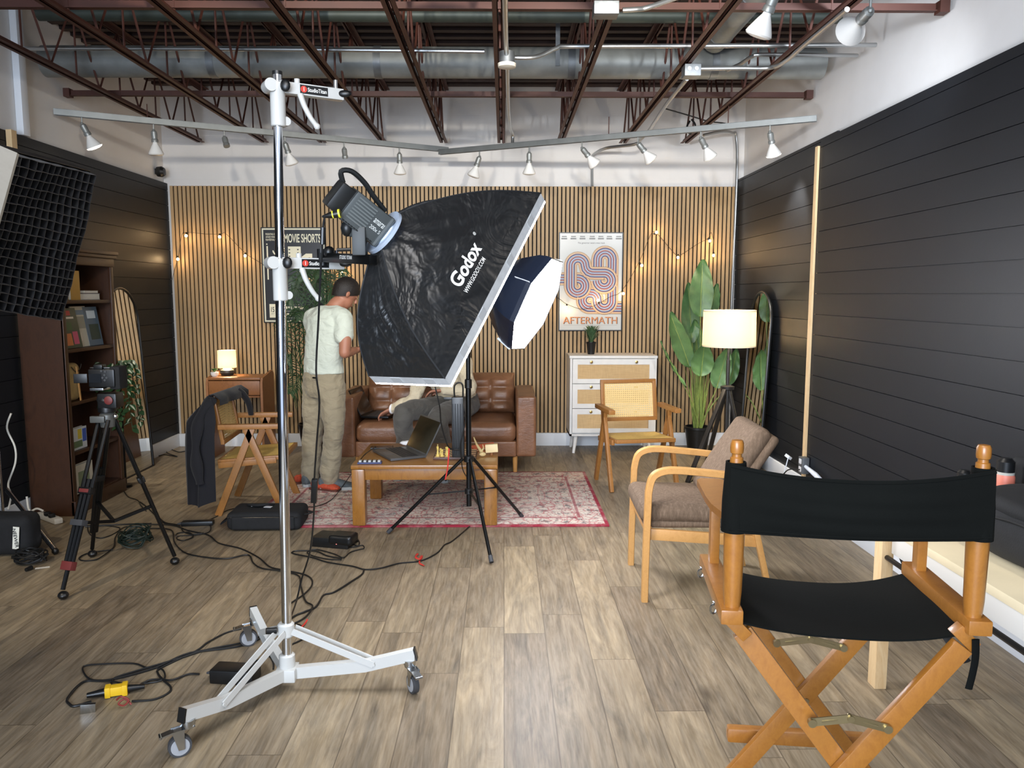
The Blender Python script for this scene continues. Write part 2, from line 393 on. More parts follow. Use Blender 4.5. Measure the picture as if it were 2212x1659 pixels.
def jbox(c, d, label, lens=False):
    r = E('junction_box', label, 'electrical box', c)
    if lens:
        MB().lathe([(.045, -.02), (.045, .045), (.03, .05)]).build('box_body', M_GALV, r)
        MB().lathe([(.03, -.045), (.052, -.04), (.054, -.02)]).build('lamp_holder', P('holder_cream', '#d8d2c4', .5), r)
    else:
        MB().box((0, 0, 0), d, None, .004).build('box_body', M_GALV, r)
        for s in (-1, 1): MB().cyl((s * d[0] * .22, -d[1] / 2 - .003, d[2] * .1), (s * d[0] * .22, -d[1] / 2, d[2] * .1), d[0] * .13, n=14).build('knockout', MC, r)
jbox(G(1095, 130, 2.86), 0, 'round grey electrical box with cream lamp base under the middle joist', True)
jbox(G(1308, 22, 2.86), (.12, .09, .06), 'square galvanised junction box under a joist at the top of the photo')
jbox(G(1493, 155, 2.87), (.10, .10, .07), 'square galvanised junction box under the joist at the upper right')
# ---------- lamp rails and lamps
MS = P('strut_metal', '#7e8180', .45, .6, var=.1, vs=10)
RA, RB = (V(-3.225, 5.86, 2.80), V(-.50, 7.28, 2.79)), (V(-.57, 7.20, 2.755), V(2.27, 5.86, 2.765))
for (a, c), l in ((RA, 'left galvanised strut rail hung below the joists'), (RB, 'right galvanised strut rail hung below the joists')):
    r = E('lamp_rail', l, 'rail', (0, 0, 0)); b = MB(); d = (c - a).normalized(); s = V(d.y, -d.x, 0)
    for k in (-1, 1): b.bar(a + s * k * .019, c + s * k * .019, .003, .042)
    b.bar(a + V(0, 0, .02), c + V(0, 0, .02), .041, .003)
    for k in (-1, 1): b.bar(a + s * k * .014 + V(0, 0, -.02), c + s * k * .014 + V(0, 0, -.02), .011, .003)
    b.build('channel', MS, r)
    for k in (.2, .5, .8):
        p = lerp(a, c, k); MB().cyl(p + V(0, 0, .02), (p.x, p.y, 2.92), .004, n=6).build('hanger_rod', M_RUST, r)
MSOCK = P('lamp_socket', '#8d8f8c', .45, .5); MBULB = P('frosted_bulb', '#e6e4df', .25, 0, spec=.5); 
MFACE = P('bulb_face_lit', '#fff1dd', .3, emit=7, ec='#fff0d8')
def par(name, a, d, sc, label, lit=False, bulb=True, group='reflector bulbs on the rails', stem=None):
    d = Vector(d).normalized(); r = E(name, label, 'spot lamp', a, 0, group)
    s = Vector(stem) - Vector(a) if stem is not None else V(0, 0, .045)
    MB().cyl(s, (0, 0, 0), .006, n=8).ball((0, 0, 0), .013, 8).build('swivel', MSOCK, r)
    MB().axis([(.012, 0), (.021, .008), (.023, .03), (.021, .06), (.025, .066), (.025, .085)], (0, 0, 0), d * sc, 18).build('socket', MSOCK, r)
    if bulb:
        q = MB().axis([(.016, .08 * sc), (.018, .095 * sc), (.03, .115 * sc), (.05 * sc, .155 * sc), (.056 * sc, .17 * sc)], (0, 0, 0), d, 24).build('bulb', MBULB, r)
        MB().axis([(.056 * sc, .17 * sc), (.05 * sc, .178 * sc), (.03 * sc, .184 * sc), (.003, .186 * sc)], (0, 0, 0), d, 24).build('bulb_face', MFACE if lit else MBULB, q)
    return r
def on_rail(px, R):
    a, c = R; best = min((abs(prx(lerp(a, c, t / 400)) - px), t) for t in range(401)); return lerp(a, c, best[1] / 400)
def prx(p):
    c, s = math.cos(YAW), math.sin(YAW); x = p.x * c - p.y * s; y = p.x * s + p.y * c; z = p.z - HC
    return 1106 + FPX * x / (y * math.cos(PITCH) - z * math.sin(PITCH))
LM = [(175, RA, (.35, .35, -1), 1, 1, 'leftmost reflector bulb on the left rail, throwing a pool of light on the left wall'),
      (330, RA, (.02, .1, -1), 0, 1, 'reflector bulb hanging straight down, second from the left end of the left rail'),
      (483, RA, (.35, -.35, -1), 0, 0, 'empty grey lamp socket on the left rail, third from its left end'),
      (614, RA, (.25, .3, -1), 0, 1, 'reflector bulb on the left rail behind the tall white stand'),
      (743, RA, (0, .5, -1), 0, 0, 'empty grey lamp socket on the left rail right of the tall stand'),
      (862, RA, (0, .15, -1), 0, 1, 'reflector bulb pointing straight down near the right end of the left rail'),
      (1036, RB, (-.35, .1, -1), 0, 1, 'reflector bulb tilted to the left, first on the right rail'),
      (1143, RB, (0, .15, -1), 0, 1, 'reflector bulb pointing straight down, second on the right rail'),
      (1257, RB, (.9, .35, -1), 0, 1, 'reflector bulb tilted right, beside the dark conduit on the wall'),
      (1378, RB, (.9, .2, -1), 0, 1, 'reflector bulb tilted right, fourth on the right rail'),
      (1513, RB, (.65, .3, -1), 0, 1, 'reflector bulb tilted right, in front of the rightmost joist end'),
      (1664, RB, (.3, .25, -1), 1, 1, 'reflector bulb at the right end of the right rail, lighting the black panelling')]
for px, R, d, lit, bl, lab in LM:
    p = on_rail(px, R) + V(0, 0, -.068); par('spot_lamp', p, d, 1, lab, lit, bl)
    if lit:
        q = p + Vector(d).normalized() * .2
        spot('spot_lamp_light', q, q + Vector(d), 55, (1, .93, .82), 80, .7, .04)
pz = D(1880, 22, 3.35); par('flood_lamp', pz, D(1842, 62, 3.52) - pz, 1.15, 'large lit reflector bulb at the top right corner of the ceiling', True, True, None, (pz.x, pz.y, 2.91))
pz = D(1678, -22, 3.3); par('flood_lamp', pz, D(1664, 12, 3.32) - pz, 1.0, 'reflector bulb cut off by the top edge of the photo', False, True, None, (pz.x, pz.y, 2.91))
q = D(1838, 60, 3.2); spot('flood_lamp_light', q, q + V(-.2, .15, -1), 30, (1, .92, .82), 110, .8, .05)
r = E('wall_camera', 'small black round camera on the left wall just below the rails', 'camera', WX(345, 371, -3.22))
MB().lathe([(.02, 0), (.045, .01), (.05, .05), (.035, .075), (.001, .08)], (-.03, 0, 0), (0, PI / 2, 0)).build('housing', P('black_plastic', '#141414', .4), r)
MB().box((-.02, 0, .0), (.03, .05, .05)).build('mount', bpy.data.materials['black_plastic'], r)
r = tag(MB().tube(crv([D(1438, 235, 7.3), D(1490, 250, 7.3), D(1530, 262, 7.3), D(1570, 268, 7.3), D(1555, 282, 7.3)]), .006, 6).tube(crv([D(1490, 262, 7.25), D(1484, 275, 7.2), D(1492, 290, 7.2), D(1502, 272, 7.22), D(1494, 258, 7.25)], 8), .009, 6).build('ceiling_cable', P('grey_cable', '#2b2a2a', .5)), 'coiled dark cable hanging beside the right joists above the rail', 'cable')
# ================================================================== text helper
def text(body, h, O, X, Y, mat, parent=None, name='lettering', width=None, bold=0.0, wm=True, depth=.0004, lift=.0006):
    cu = bpy.data.curves.new('t', 'FONT'); cu.body = body; cu.size = 1; cu.offset = bold; cu.extrude = 0; cu.align_x = 'CENTER'
    o = bpy.data.objects.new('t', cu); COL.objects.link(o); bpy.context.view_layer.update()
    me = bpy.data.meshes.new_from_object(o.evaluated_get(bpy.context.evaluated_depsgraph_get()))
    bpy.data.objects.remove(o)
    xs = [v.co.x for v in me.vertices]; ys = [v.co.y for v in me.vertices]
    cx, cy = (min(xs) + max(xs)) / 2, (min(ys) + max(ys)) / 2; hh = max(ys) - min(ys); ww = max(xs) - min(xs)
    sy = h / hh; sx = sy if width is None else width / ww
    X = Vector(X).normalized(); Y = Vector(Y); Y = (Y - X * Y.dot(X)).normalized(); N = X.cross(Y); O = Vector(O)
    M4 = PM(parent).inverted() if (parent and wm) else Matrix.Identity(4)
    for v in me.vertices: v.co = M4 @ (O + X * ((v.co.x - cx) * sx) + Y * ((v.co.y - cy) * sy) + N * lift)
    me.name = name; me.materials.clear(); me.materials.append(mat)
    t = bpy.data.objects.new(name, me); COL.objects.link(t)
    if parent: t.parent = parent
    return t
K = P('black_plastic2', '#101112', .38, var=.2, vs=20)
KM = P('black_metal', '#0c0d0e', .3, .3)
KF = P('black_fabric', '#121315', .85, var=.25, vs=30, bump=.2, bs=200)
WP = P('white_enamel', '#c2c2be', .3, coat=.3)
CH = P('chrome', '#d8dadc', .07, 1)
ZN = P('zinc', '#b9bcbe', .25, 1)
RUB = P('grey_rubber', '#3a3b3e', .6)
WT = P('white_print', '#e9e9e4', .6)
RD = P('red_print', '#c23a2c', .5)
BR = P('brass_steel', '#a39571', .3, .85)
# ================================================================== TALL WHITE STAND
hub = V(-.824, 2.86, 0)
r = E('rolling_light_stand', 'tall chrome light stand on a white three-legged base with castors', 'light stand', hub)
ptop = D(599, 162, 2.86); pbot = V(-.824, 2.86, .06)
MB().cyl(pbot, D(606, 640, 2.86), .0185, n=28).cyl(D(606, 640, 2.86), ptop, .0165, n=28).build('pole', CH, r, True)
MB().cyl(ptop, ptop + V(0, 0, .012), .0175, n=24).build('pole_cap', K, r, True)
b = MB().lathe([(.03, .05), (.03, .14), (.024, .145)], hub); b.box(hub + V(0, 0, .07), (.075, .075, .05), None, .006).build('hub', WP, r, True)
MB().lathe([(.027, .215), (.031, .22), (.031, .262), (.025, .268)], hub).build('collar', WP, r, True)
MB().cyl(hub + V(-.03, -.02, .245), hub + V(-.065, -.035, .25), .012, n=12).build('collar_knob', K, r, True)
for az, ca in ((-117, -150), (0, -60), (122, 200)):
    a = math.radians(az); d = V(math.cos(a), math.sin(a), 0)
    p0 = hub + d * .03 + V(0, 0, .072); p1 = hub + d * .30 + V(0, 0, .098); p2 = hub + d * .485 + V(0, 0, .142)
    rings = []
    for p in (p0, p1, p2):
        s = V(-d.y, d.x, 0); rings.append([p + s * x * .0145 + V(0, 0, y * .022) for x, y in ((-1, -1), (1, -1), (1, 1), (-1, 1))])
    lg = MB().loft(rings).build('leg', WP, r, True)
    q = lerp(p1, p2, .999); t = (p2 - p1).normalized(); MB().bar(q, q + t * .006, .031, .046).build('end_cap', K, lg, True)
    s = V(-d.y, d.x, 0)
    for k in (-1, 1):
        u = s * k * .019; bb = MB().bar(hub + d * .028 + u + V(0, 0, .24), hub + d * .33 + u + V(0, 0, .107), .005, .024)
        bb.cyl(hub + d * .33 + u * 1.0 + V(0, 0, .107), hub + d * .33 + u * 1.2 + V(0, 0, .107), .006, n=10).build('brace', WP, r, True)
    # castor
    c = hub + d * .465; cz = math.radians(ca); f = V(math.cos(cz), math.sin(cz), 0); sd = V(-f.y, f.x, 0); wc = c + f * .028 + V(0, 0, .036)
    cs = E('caster', '', '', c); del cs['label'], cs['category']; cs.parent = r; cs.location = c - hub
    b = MB().lathe([(.02, .092), (.022, .1), (.022, .118), (.008, .12)], c)
    for k in (-1, 1): b.prism([(-.024, .058), (.014, .060), (.012, -.008), (-.006, -.008)], .003, wc + sd * k * .017, -f, V(0, 0, 1))
    b.bar(c + V(0, 0, .096) - f * .02, c + f * .05 + V(0, 0, .088), .034, .004).build('fork', ZN, cs, True)
    MB().axis([(.020, -.012), (.036, -.0115), (.0375, 0), (.036, .0115), (.020, .012)], wc, sd, 28).build('tyre', RUB, cs, True)
    MB().axis([(.004, -.0135), (.029, -.013), (.029, .013), (.004, .0135)], wc, sd, 24).build('wheel', P('grey_wheel%d' % az, '#9a9ca0', .4), cs, True)
    MB().bar(c + f * .045 + V(0, 0, .09), c + f * .085 + V(0, 0, .082), .028, .005).cyl(c + f * .085 + sd * -.014 + V(0, 0, .082), c + f * .085 + sd * .014 + V(0, 0, .082), .005, n=8).build('brake_pedal', ZN, cs, True)
def titan_arm(y, label, az=30, L=.235):
    p = D(599 if y < 300 else 604, y, 2.86); a = math.radians(az); d = V(math.cos(a), math.sin(a), 0); s = V(-d.y, d.x, 0); up = V(0, 0, 1)
    q = E('clamp_arm', label, 'stand arm', p)
    MB().lathe([(.023, -.135), (.026, -.132), (.026, -.02), (.030, -.014), (.030, .012), (.022, .016)], p, n=28).build('sleeve', WP, q, True)
    MB().cyl(p - d * .028 - s * .028, p - d * .028 + s * .028, .022, n=22).build('pivot_lug', WP, q, True); MB().cyl(p + d * .026 + V(0, 0, -.115) - s * .012, p + d * .026 + V(0, 0, -.115) + s * .012, .015, n=18).build('pivot_lug', WP, q, True)
    e = p + d * L
    MB().bar(p - d * .02, e, .034, .040, bev=.003).build('arm_beam', WP, q, True)
    MB().cyl(p + d * .07 + up * .012, p + d * .07 + up * .036, .010, n=14).build('lock_pin', WP, q, True)
    MB().cyl(e - d * .025 + up * .01, e - d * .025 + up * .05, .008, n=14).build('spigot', CH, q, True)
    MB().ball(p + d * .018 - s * .036, .018, 14, (1, .55, 1.2)).build('clamp_knob', K, q, True)
    MB().ball(e - s * .022 + up * .002, .016, 14, (1.6, .6, .8)).build('tip_knob', K, q, True)
    MB().tube(crv([p + d * .075 - s * .018 - up * .02, p + d * .085 - s * .03 - up * .06, p + d * .105 - s * .035 - up * .10, p + d * .125 - s * .035 - up * .125]), [.011, .0108, .0105, .0102, .01, .01, .0098, .0096, .0094, .0092, .009, .009, .0088, .0088, .0088, .0088, .0088, .010, .012], 12).ball(p + d * .127 - s * .035 - up * .127, .012, 10).build('lever', WP, q, True)
    c = p + d * .125 - s * .0172
    lb = MB().box(c - s * .0006, (.10, .0012, .030), Matrix((d, s, up)).transposed()).build('sticker', K, q, True)
    MB().cyl(c - s * .001 - d * .037, c - s * .0016 - d * .037, .0115, n=20).build('emblem', RD, lb, True)
    text('StudioTitan', .014, c - s * .0014 + d * .011, d, up, WT, lb, 'lettering', .068, .015)
    text('I', .014, c - s * .002 - d * .037, d, up, WT, lb, 'emblem_letter')
    return p, d, s, e
titan_arm(188, 'white clamp arm at the top of the tall stand, lettered StudioTitan')
pA, dA, sA, eA = titan_arm(568, 'white clamp arm halfway up the tall stand, crossing the film poster')
# ================================================================== BIG RECTANGULAR SOFTBOX
FA, FB, FC, FD = V(.161, 3.135, 1.864), V(-.178, 2.616, 1.197), V(-.464, 2.82, 1.184), V(-.125, 3.339, 1.85)
ax = (FA - FB).cross(FC - FB).normalized()
if ax.y < 0: ax = -ax
RC = D(826, 500, 2.75); dfix = ((FA + FC) / 2 - RC).normalized(); dfix = (dfix * .5 + V(.62, .3, -.58) * .5).normalized()
NY = NT('softbox_nylon'); nn = NY.noise(NY.map((1, 1, 1)), 4.5, 3, .5, 1.8); n2 = NY.noise(NY.map((1.4, .8, 1)), 14, 2, .5, .8)
NY.b.inputs['Base Color'].default_value = lin('#0f1113'); NY.b.inputs['Roughness'].default_value = .42; NY.b.inputs['Specular IOR Level'].default_value = .7; NY.b.inputs['Sheen Weight'].default_value = .08
NY.bump(NY.math('ADD', nn, NY.math('MULTIPLY', n2, .22)), .55, .05); NYLON = NY.m
SILV = P('grey_tape', '#c4c7c9', .55, 0, var=.08, vs=30)
def em(name, c, st):
    m = P(name, '#f4f4f4', .6); b = m.node_tree.nodes['Principled BSDF']; b.inputs['Emission Color'].default_value = lin(c); b.inputs['Emission Strength'].default_value = st; return m
r = E('softbox', 'big black rectangular softbox with white GODOX lettering, in front of the sofa', 'softbox', RC)
rim = [p - ax * .037 for p in (FA, FB, FC, FD)]
ringc = []
for p in rim:
    v = p - RC; v = v - dfix * v.dot(dfix); ringc.append(RC + v.normalized() * .075 + dfix * .01)
cen = sum(rim, V(0, 0, 0)) / 4
def panel(i, j, bl=.070, bp=.046, seed=0):
    rr = random.Random(seed)
    ph = [(rr.uniform(5, 16), rr.uniform(3, 12), rr.uniform(0, 6), rr.uniform(.001, .0035)) for _ in range(7)]
    def fn(v, u):
        a = lerp(ringc[i], ringc[j], u); c = lerp(rim[i], rim[j], u); p = lerp(a, c, v); axp = lerp(RC, cen, v)
        o = (p - axp); o = o.normalized() if o.length > 1e-5 else o
        k = abs(2 * u - 1) ** 2; s = math.sin(PI * v ** .75)
        q = p + o * s * (bl * k + bp * (1 - k))
        e = math.sin(PI * u) * math.sin(PI * v); q += o * e * sum(am * math.sin(fu * u * 3 + fv * v * 3 + f0 + 2 * math.sin(fu * v)) for fu, fv, f0, am in ph)
        return q
    return MB().grid(fn, 34, 34)
for n, (i, j) in enumerate(((0, 1), (1, 2), (2, 3), (3, 0))):
    pn = panel(i, j, seed=n).build('side_panel', NYLON, r, True, 60)
    if n == 0: side = pn
    sg = []
    for k in range(21):
        v_ = k / 20; a_ = lerp(ringc[i], rim[i], v_); o_ = (a_ - lerp(RC, cen, v_)); o_ = o_.normalized() if o_.length > 1e-5 else o_; sg.append(a_ + o_ * .071 * math.sin(PI * v_ ** .75))
    MB().tube(sg, .0032, 6).build('rod_seam', P('seam_black', '#1d1f22', .7), r, True)
def rect_strip(ps, off0, off1, inset=0):
    c0 = sum(ps, V(0, 0, 0)) / 4
    b = MB(); b.loft([[p - ax * off0 for p in ps], [p - ax * off1 for p in ps], [lerp(p, c0, .02) - ax * off1 for p in ps], [lerp(p, c0, .02) - ax * off0 for p in ps]], False, True, True); return b
rect_strip([FA, FB, FC, FD], .037, 0).build('rim_band', SILV, r, True)
MB().prism([(0, 0), (1, 0), (1, 1), (0, 1)], .001, (0, 0, 0), (1, 0, 0), (0, 1, 0)).bm.free()
c0 = (FA + FB + FC + FD) / 4; dp = [lerp(p, c0, .002) + ax * .009 for p in (FA, FB, FC, FD)]
MB().loft([[p for p in dp], [p - ax * .010 for p in dp]]).build('diffuser', em('diffuser_lit', '#f2f6ff', 26), r, True)
for (pa, pb, ts) in ((FB, FA, (.15, .33, .62, .85)), (FB, FC, (.22, .65))):
    for t in ts:
        q = lerp(pa, pb, t); e = (pb - pa).normalized(); nn_ = e.cross(ax)
        if nn_.dot(q - c0) < 0: nn_ = -nn_
        MB().box(q - ax * .019 + nn_ * .001, (.045, .002, .03), Matrix((e, nn_, e.cross(nn_))).transposed()).build('velcro_tab', P('tab_grey', '#b4b7b9', .6), r, True)
# lettering laid on the side panel, following the long edge
Xd = (FA - FB).normalized(); pc = lerp(rim[1], rim[0], .47)
wv = (RC - pc); wv = (wv - Xd * wv.dot(Xd)).normalized(); nrm = Xd.cross(wv)
def lettering(body, h, t, back, width, bold):
    O = lerp(rim[1], rim[0], t) + wv * back
    to = text(body, h, V(0, 0, 0), (1, 0, 0), (0, 1, 0), WT, None, 'lettering', width, bold, False, lift=0)
    bm = bmesh.new(); bm.from_mesh(to.data); bmesh.ops.subdivide_edges(bm, edges=[e for e in bm.edges if e.calc_length() > .012], cuts=2)
    from mathutils.bvhtree import BVHTree
    sb = bmesh.new(); sb.from_mesh(side.data); bmesh.ops.transform(sb, matrix=PM(r), verts=sb.verts[:]); tr = BVHTree.FromBMesh(sb)
    N = wv.cross(Xd)
    if N.dot(-O + V(0, 0, 1.5)) < 0: N = -N
    for v in bm.verts:
        p = O + Xd * v.co.x + wv * v.co.y; hit = tr.ray_cast(p + N * .3, -N)
        v.co = PM(r).inverted() @ ((hit[0] if hit[0] else p) + N * .0025)
    bm.to_mesh(to.data); bm.free(); sb.free(); to.parent = side; to.matrix_parent_inverse = Matrix.Identity(4); return to
lettering('Godox', .052, .455, .125, .195, .03)
lettering('WWW.GODOX.COM', .0165, .44, .078, .165, .014)
lettering('®', .012, .60, .15, .012, .01)
# ---------- lamp head
zf = dfix; xf = (CP - RC); xf = (xf - zf * xf.dot(zf)).normalized(); yf = zf.cross(xf); MF = Matrix((xf, yf, zf)).transposed()
if yf.z > 0: sg = 1
else: sg = -1
upf = yf * sg
h = E('video_light', 'grey lamp head lettered amaran 200x s, tilted down into the big softbox', 'light', RC)
LG = P('lamp_grey', '#484d4e', .45, .2); LB = P('lamp_bracket', '#2e3233', .5, .1); LD = P('lamp_dark', '#17191a', .4)
MB().axis([(.085, .0), (.086, .012), (.075, .016), (.062, -.004)], RC, zf, 36).build('bayonet_ring', P('ring_pale', '#b9c8dc', .35, .3), h, True)  # pale blue colour stands in for lamp light leaking onto the ring
def fb(b, x, y, z, dx, dy, dz, bev=.004, tp=None): return b.box(RC + xf * x + upf * y + zf * z, (dx, dy, dz), MF, bev, tp)
b = MB(); fb(b, 0, .0, -.085, .10, .112, .155, .01); fb(b, 0, 0, -.012, .118, .118, .02, .01); b.build('housing', LG, h, True)
b = MB(); fb(b, 0, 0, -.188, .088, .098, .055, .012); fb(b, 0, 0, -.158, .094, .104, .014, .003); b.build('rear_cap', LD, h, True)
b = MB()
for k in range(8): fb(b, .0505, -.032 + k * .0105, -.108, .004, .005, .075, 0)
b.build('cooling_fins', P('fin_light', '#6c7272', .4, .3), h, True)
b = MB()
for k in range(11): fb(b, .05, -.050, -.145 + k * .0115, .003, .004, .008, 0)
b.build('vent_slots', LD, h, True)
text('amaran', .017, RC + xf * .0515 + upf * .018 - zf * .038, zf, upf, P('pale_print', '#c5cac8', .5), h, 'lettering', .058, .012) if False else None
tx = upf; 
text('amaran', .015, RC + xf * .0512 + upf * .014 - zf * .040, zf, upf, P('pale_print', '#c9cdca', .5), h, 'lettering', .046, .006)
text('200x S', .013, RC + xf * .0512 - upf * .010 - zf * .042, zf, upf, bpy.data.materials['pale_print'], h, 'lettering', .042, .003)
b = MB(); hp = [(-.205, .045), (-.232, .070), (-.205, .092), (-.15, .090), (-.10, .075), (-.035, .060)]
b.tube(crv([RC + zf * z + upf * y for z, y in hp], 4), .009, 8); b.build('handle', LD, h, True)
yk = E('yoke', '', '', (0, 0, 0)); del yk['label'], yk['category']; yk.parent = h
YB_ = D(777, 552, 2.68); yt = RC - zf * .10 - upf * .062
b = MB(); b.bar(YB_, YB_ + V(0, 0, .095), .045, .032, (0, 1, 0), .004); b.bar(YB_ + V(0, 0, .085), yt, .055, .04, (0, 1, 0), .006); b.build('bracket', LB, yk, True)
MB().ball(YB_ + V(-.04, 0, .09), .028, 12, (.8, .8, 1)).build('tilt_knob', LD, yk, True); MB().cyl(YB_ + V(-.03, 0, .02), YB_ + V(-.075, -.01, .018), .006, n=8).build('tilt_knob', LD, yk, True)
# black arm carrying it
a0, a1 = eA + V(.0, -.02, .052), YB_ + V(.035, -.01, -.018)
a0 = D(697, 556, 2.93); a1 = D(806, 561, 2.66)
q = E('clamp_arm', 'black arm lettered STUDIO TITAN that carries the lamp head beside the tall stand', 'stand arm', a0)
dd = (a1 - a0).normalized(); ss = V(0, 0, 1).cross(dd).normalized()
MB().bar(a0, a1, .03, .034, bev=.003).build('arm_beam', KM, q, True)
MB().ball(a0 + dd * .05 + V(0, 0, .02), .022, 12).cyl(a0 + V(0, 0, -.03), a0 + V(0, 0, .03), .02, n=16).build('knob', K, q, True)
sd2 = -ss if ss.y > 0 else ss
text('STUDIO TITAN', .013, lerp(a0, a1, .56) + sd2 * .0155 + V(0, 0, .004), dd, (0, 0, 1), WT, q, 'lettering', .085, .02)
# power plug and hanging cord
c0 = D(735, 461, 2.60); c1 = D(702, 467, 2.60)
YL = P('yellow_plastic', '#d9d43a', .45)
cb = E('hanging_cable', 'black cord with yellow-ringed plug hanging from the lamp head down to the floor', 'cable', c0)
MB().axis([(.012, 0), (.012, .02), (.010, .035), (.005, .052), (.003, .06)], c0, c1 - c0, 14).build('plug', K, cb, True)
b = MB().axis([(.0145, 0), (.0145, .006)], c0, c1 - c0, 16); b.build('ring', YL, cb, True)
MB().axis([(.0125, .022), (.0125, .026)], c0, c1 - c0, 16).build('ring', YL, cb, True)
pp_ = [c1, D(698, 490, 2.6), D(696, 540, 2.6), D(692, 600, 2.62), D(688, 690, 2.65), D(683, 800, 2.68), D(690, 870, 2.72), D(684, 960, 2.78), D(679, 1040, 2.84), D(678, 1110, 2.9), D(670, 1190, 2.98), D(652, 1250, 3.05), D(640, 1300, 3.08), G(626, 1345, .006), G(648, 1350, .006), G(662, 1365, .006), G(658, 1378, .006), G(630, 1392, .006)]
MB().tube(crv(pp_, 5), .0035, 8).build('cord', K, cb, True)
MB().tube([D(698, 492, 2.598), D(697, 528, 2.598)], .009, 10).build('inline_block', K, cb, True)
MB().bar(D(680, 1035, 2.84), D(678, 1085, 2.87), .022, .018, (0, 1, 0), .004).build('inline_block', K, cb, True)
# ================================================================== OCTAGONAL SOFTBOX ON BLACK STAND
OC, OA, OR_ = V(.178, 4.744, 1.447), V(.854, -.326, -.406).normalized(), .315
ou = OA.orthogonal().normalized(); ov = OA.cross(ou)
def orow(z, rad, n=8, off=PI / 8): return [OC + OA * z + (ou * math.cos(off + 2 * PI * k / n) + ov * math.sin(off + 2 * PI * k / n)) * rad for k in range(n)]
r = E('octagonal_softbox', 'octagonal softbox with glaring white front, behind the big softbox', 'softbox', OC)
ON = P('black_nylon_blue_sheen', '#1a2233', .3, spec=.8, bump=.5, bs=9)  # black nylon; its blue reflection is put into the base colour
MB().loft([orow(-.30, .06), orow(-.24, .15), orow(-.15, .235), orow(-.05, .30), orow(0.0, OR_)], False).build('body', ON, r, True)
MB().loft([orow(0, OR_), orow(.03, OR_ * 1.005), orow(.03, OR_ * .985), orow(0, OR_ * .98)], False, True, True).build('rim_band', ON, r, True)
MB().loft([orow(.022, .0005), orow(.016, OR_ * .97)], True).build('diffuser', em('octa_lit', '#f4f7ff', 34), r, True)
for k in range(8):
    a, c = orow(-.08, .292)[k], orow(.02, OR_ * 1.012)[k]; MB().bar(a, c, .012, .004, OA.cross(a - OC)).build('rod_sleeve', P('pale_sleeve', '#c9d4e4', .5), r, True) if k % 2 == 0 else None
sc_ = V(-.215, 4.75, 0)
h = E('video_light', 'black lamp head mostly hidden behind the big softbox, feeding the octagonal softbox', 'light', OC - OA * .3)
MB().axis([(.07, -.02), (.075, .01), (.05, .02)], OC - OA * .3, OA).bar(OC - OA * .31, OC - OA * .46, .11, .11, bev=.01).build('housing', K, h, True)
MB().bar(OC - OA * .38, V(sc_.x, sc_.y, 1.50), .04, .03, (0, 1, 0)).build('bracket', KM, h, True)
r = E('light_stand', 'slim black light stand with three splayed legs in front of the coffee table', 'light stand', sc_)
MB().cyl(sc_ + V(0, 0, .20), sc_ + V(0, 0, .95), .0165, n=20).build('column', KM, r, True)
MB().cyl(sc_ + V(0, 0, .95), sc_ + V(0, 0, 1.50), .0135, n=20).build('upper_tube', KM, r, True)
MB().lathe([(.017, .93), (.022, .935), (.022, .985), (.015, .99)], sc_).build('clamp', K, r, True)
MB().lathe([(.017, .475), (.03, .48), (.03, .515), (.017, .52)], sc_).build('collar', K, r, True)
MB().lathe([(.017, .275), (.026, .28), (.026, .31), (.017, .315)], sc_).build('lower_collar', K, r, True)
for f in (V(-.728, 4.81, .0), V(-.069, 4.249, .0), V(.123, 5.16, .0)):
    d = (f - sc_); d.z = 0; d.normalize(); a = sc_ + d * .035 + V(0, 0, .498); e = V(f.x, f.y, .014)
    lg = MB().cyl(a, e, .0105, n=12).build('leg', KM, r, True); t = (e - a).normalized()
    MB().cyl(e - t * .04, e, .013, n=12).build('rubber_foot', RUB, lg, True)
    m = lerp(a, e, .48); MB().bar(sc_ + d * .025 + V(0, 0, .295), m, .012, .008, (0, 0, 1)).build('brace', KM, r, True)
bx = E('battery_pack', 'tall black ribbed power unit strapped to the slim black stand', 'power unit', sc_ + V(-.07, -.03, .53))
bc = sc_ + V(-.062, -.032, 0)
MB().box(bc + V(0, 0, .70), (.075, .055, .37), None, .008).build('case', K, bx, True)
b = MB()
for k in range(5): b.box(bc + V(-.03 + k * .015, -.03, .69), (.006, .006, .31))
b.build('ribs', KM, bx, True)
MB().tube(crv([bc + V(-.02, 0, .88), bc + V(-.02, 0, .95), bc + V(.01, 0, .97), bc + V(.03, 0, .95), bc + V(.03, 0, .88)]), .005, 8).build('carry_loop', K, bx, True)
MB().box(bc + V(-.055, -.01, .875), (.06, .02, .018), None, .003).build('strap_clip', K, bx, True)
tag(MB().tube(crv([D(940, 836, 4.55), D(950, 880, 4.55), D(953, 915, 4.6), D(965, 958, 4.62), D(975, 970, 4.65), D(992, 972, 4.67)]), .004, 8).build('lamp_cable', K), 'thin black cable hanging from under the big softbox to the power unit', 'cable')
tag(MB().tube(crv([D(970, 968, 4.64), D(969, 985, 4.64), D(967, 1010, 4.64), D(962, 1036, 4.64)]), .004, 8).build('cable_tie', P('red_tie', '#c5322c', .5)), 'red strap dangling beside the slim black stand in front of the table', 'strap')
tag(MB().tube(crv([D(1001, 850, 4.7), D(1002, 880, 4.66), D(1006, 905, 4.66), D(1000, 935, 4.66), D(994, 960, 4.66), D(996, 990, 4.67), D(1000, 1015, 4.7), D(1008, 1030, 4.72)]), .003, 8).build('lamp_cable', K), 'thin cable looping down the front of the ribbed power unit', 'cable')
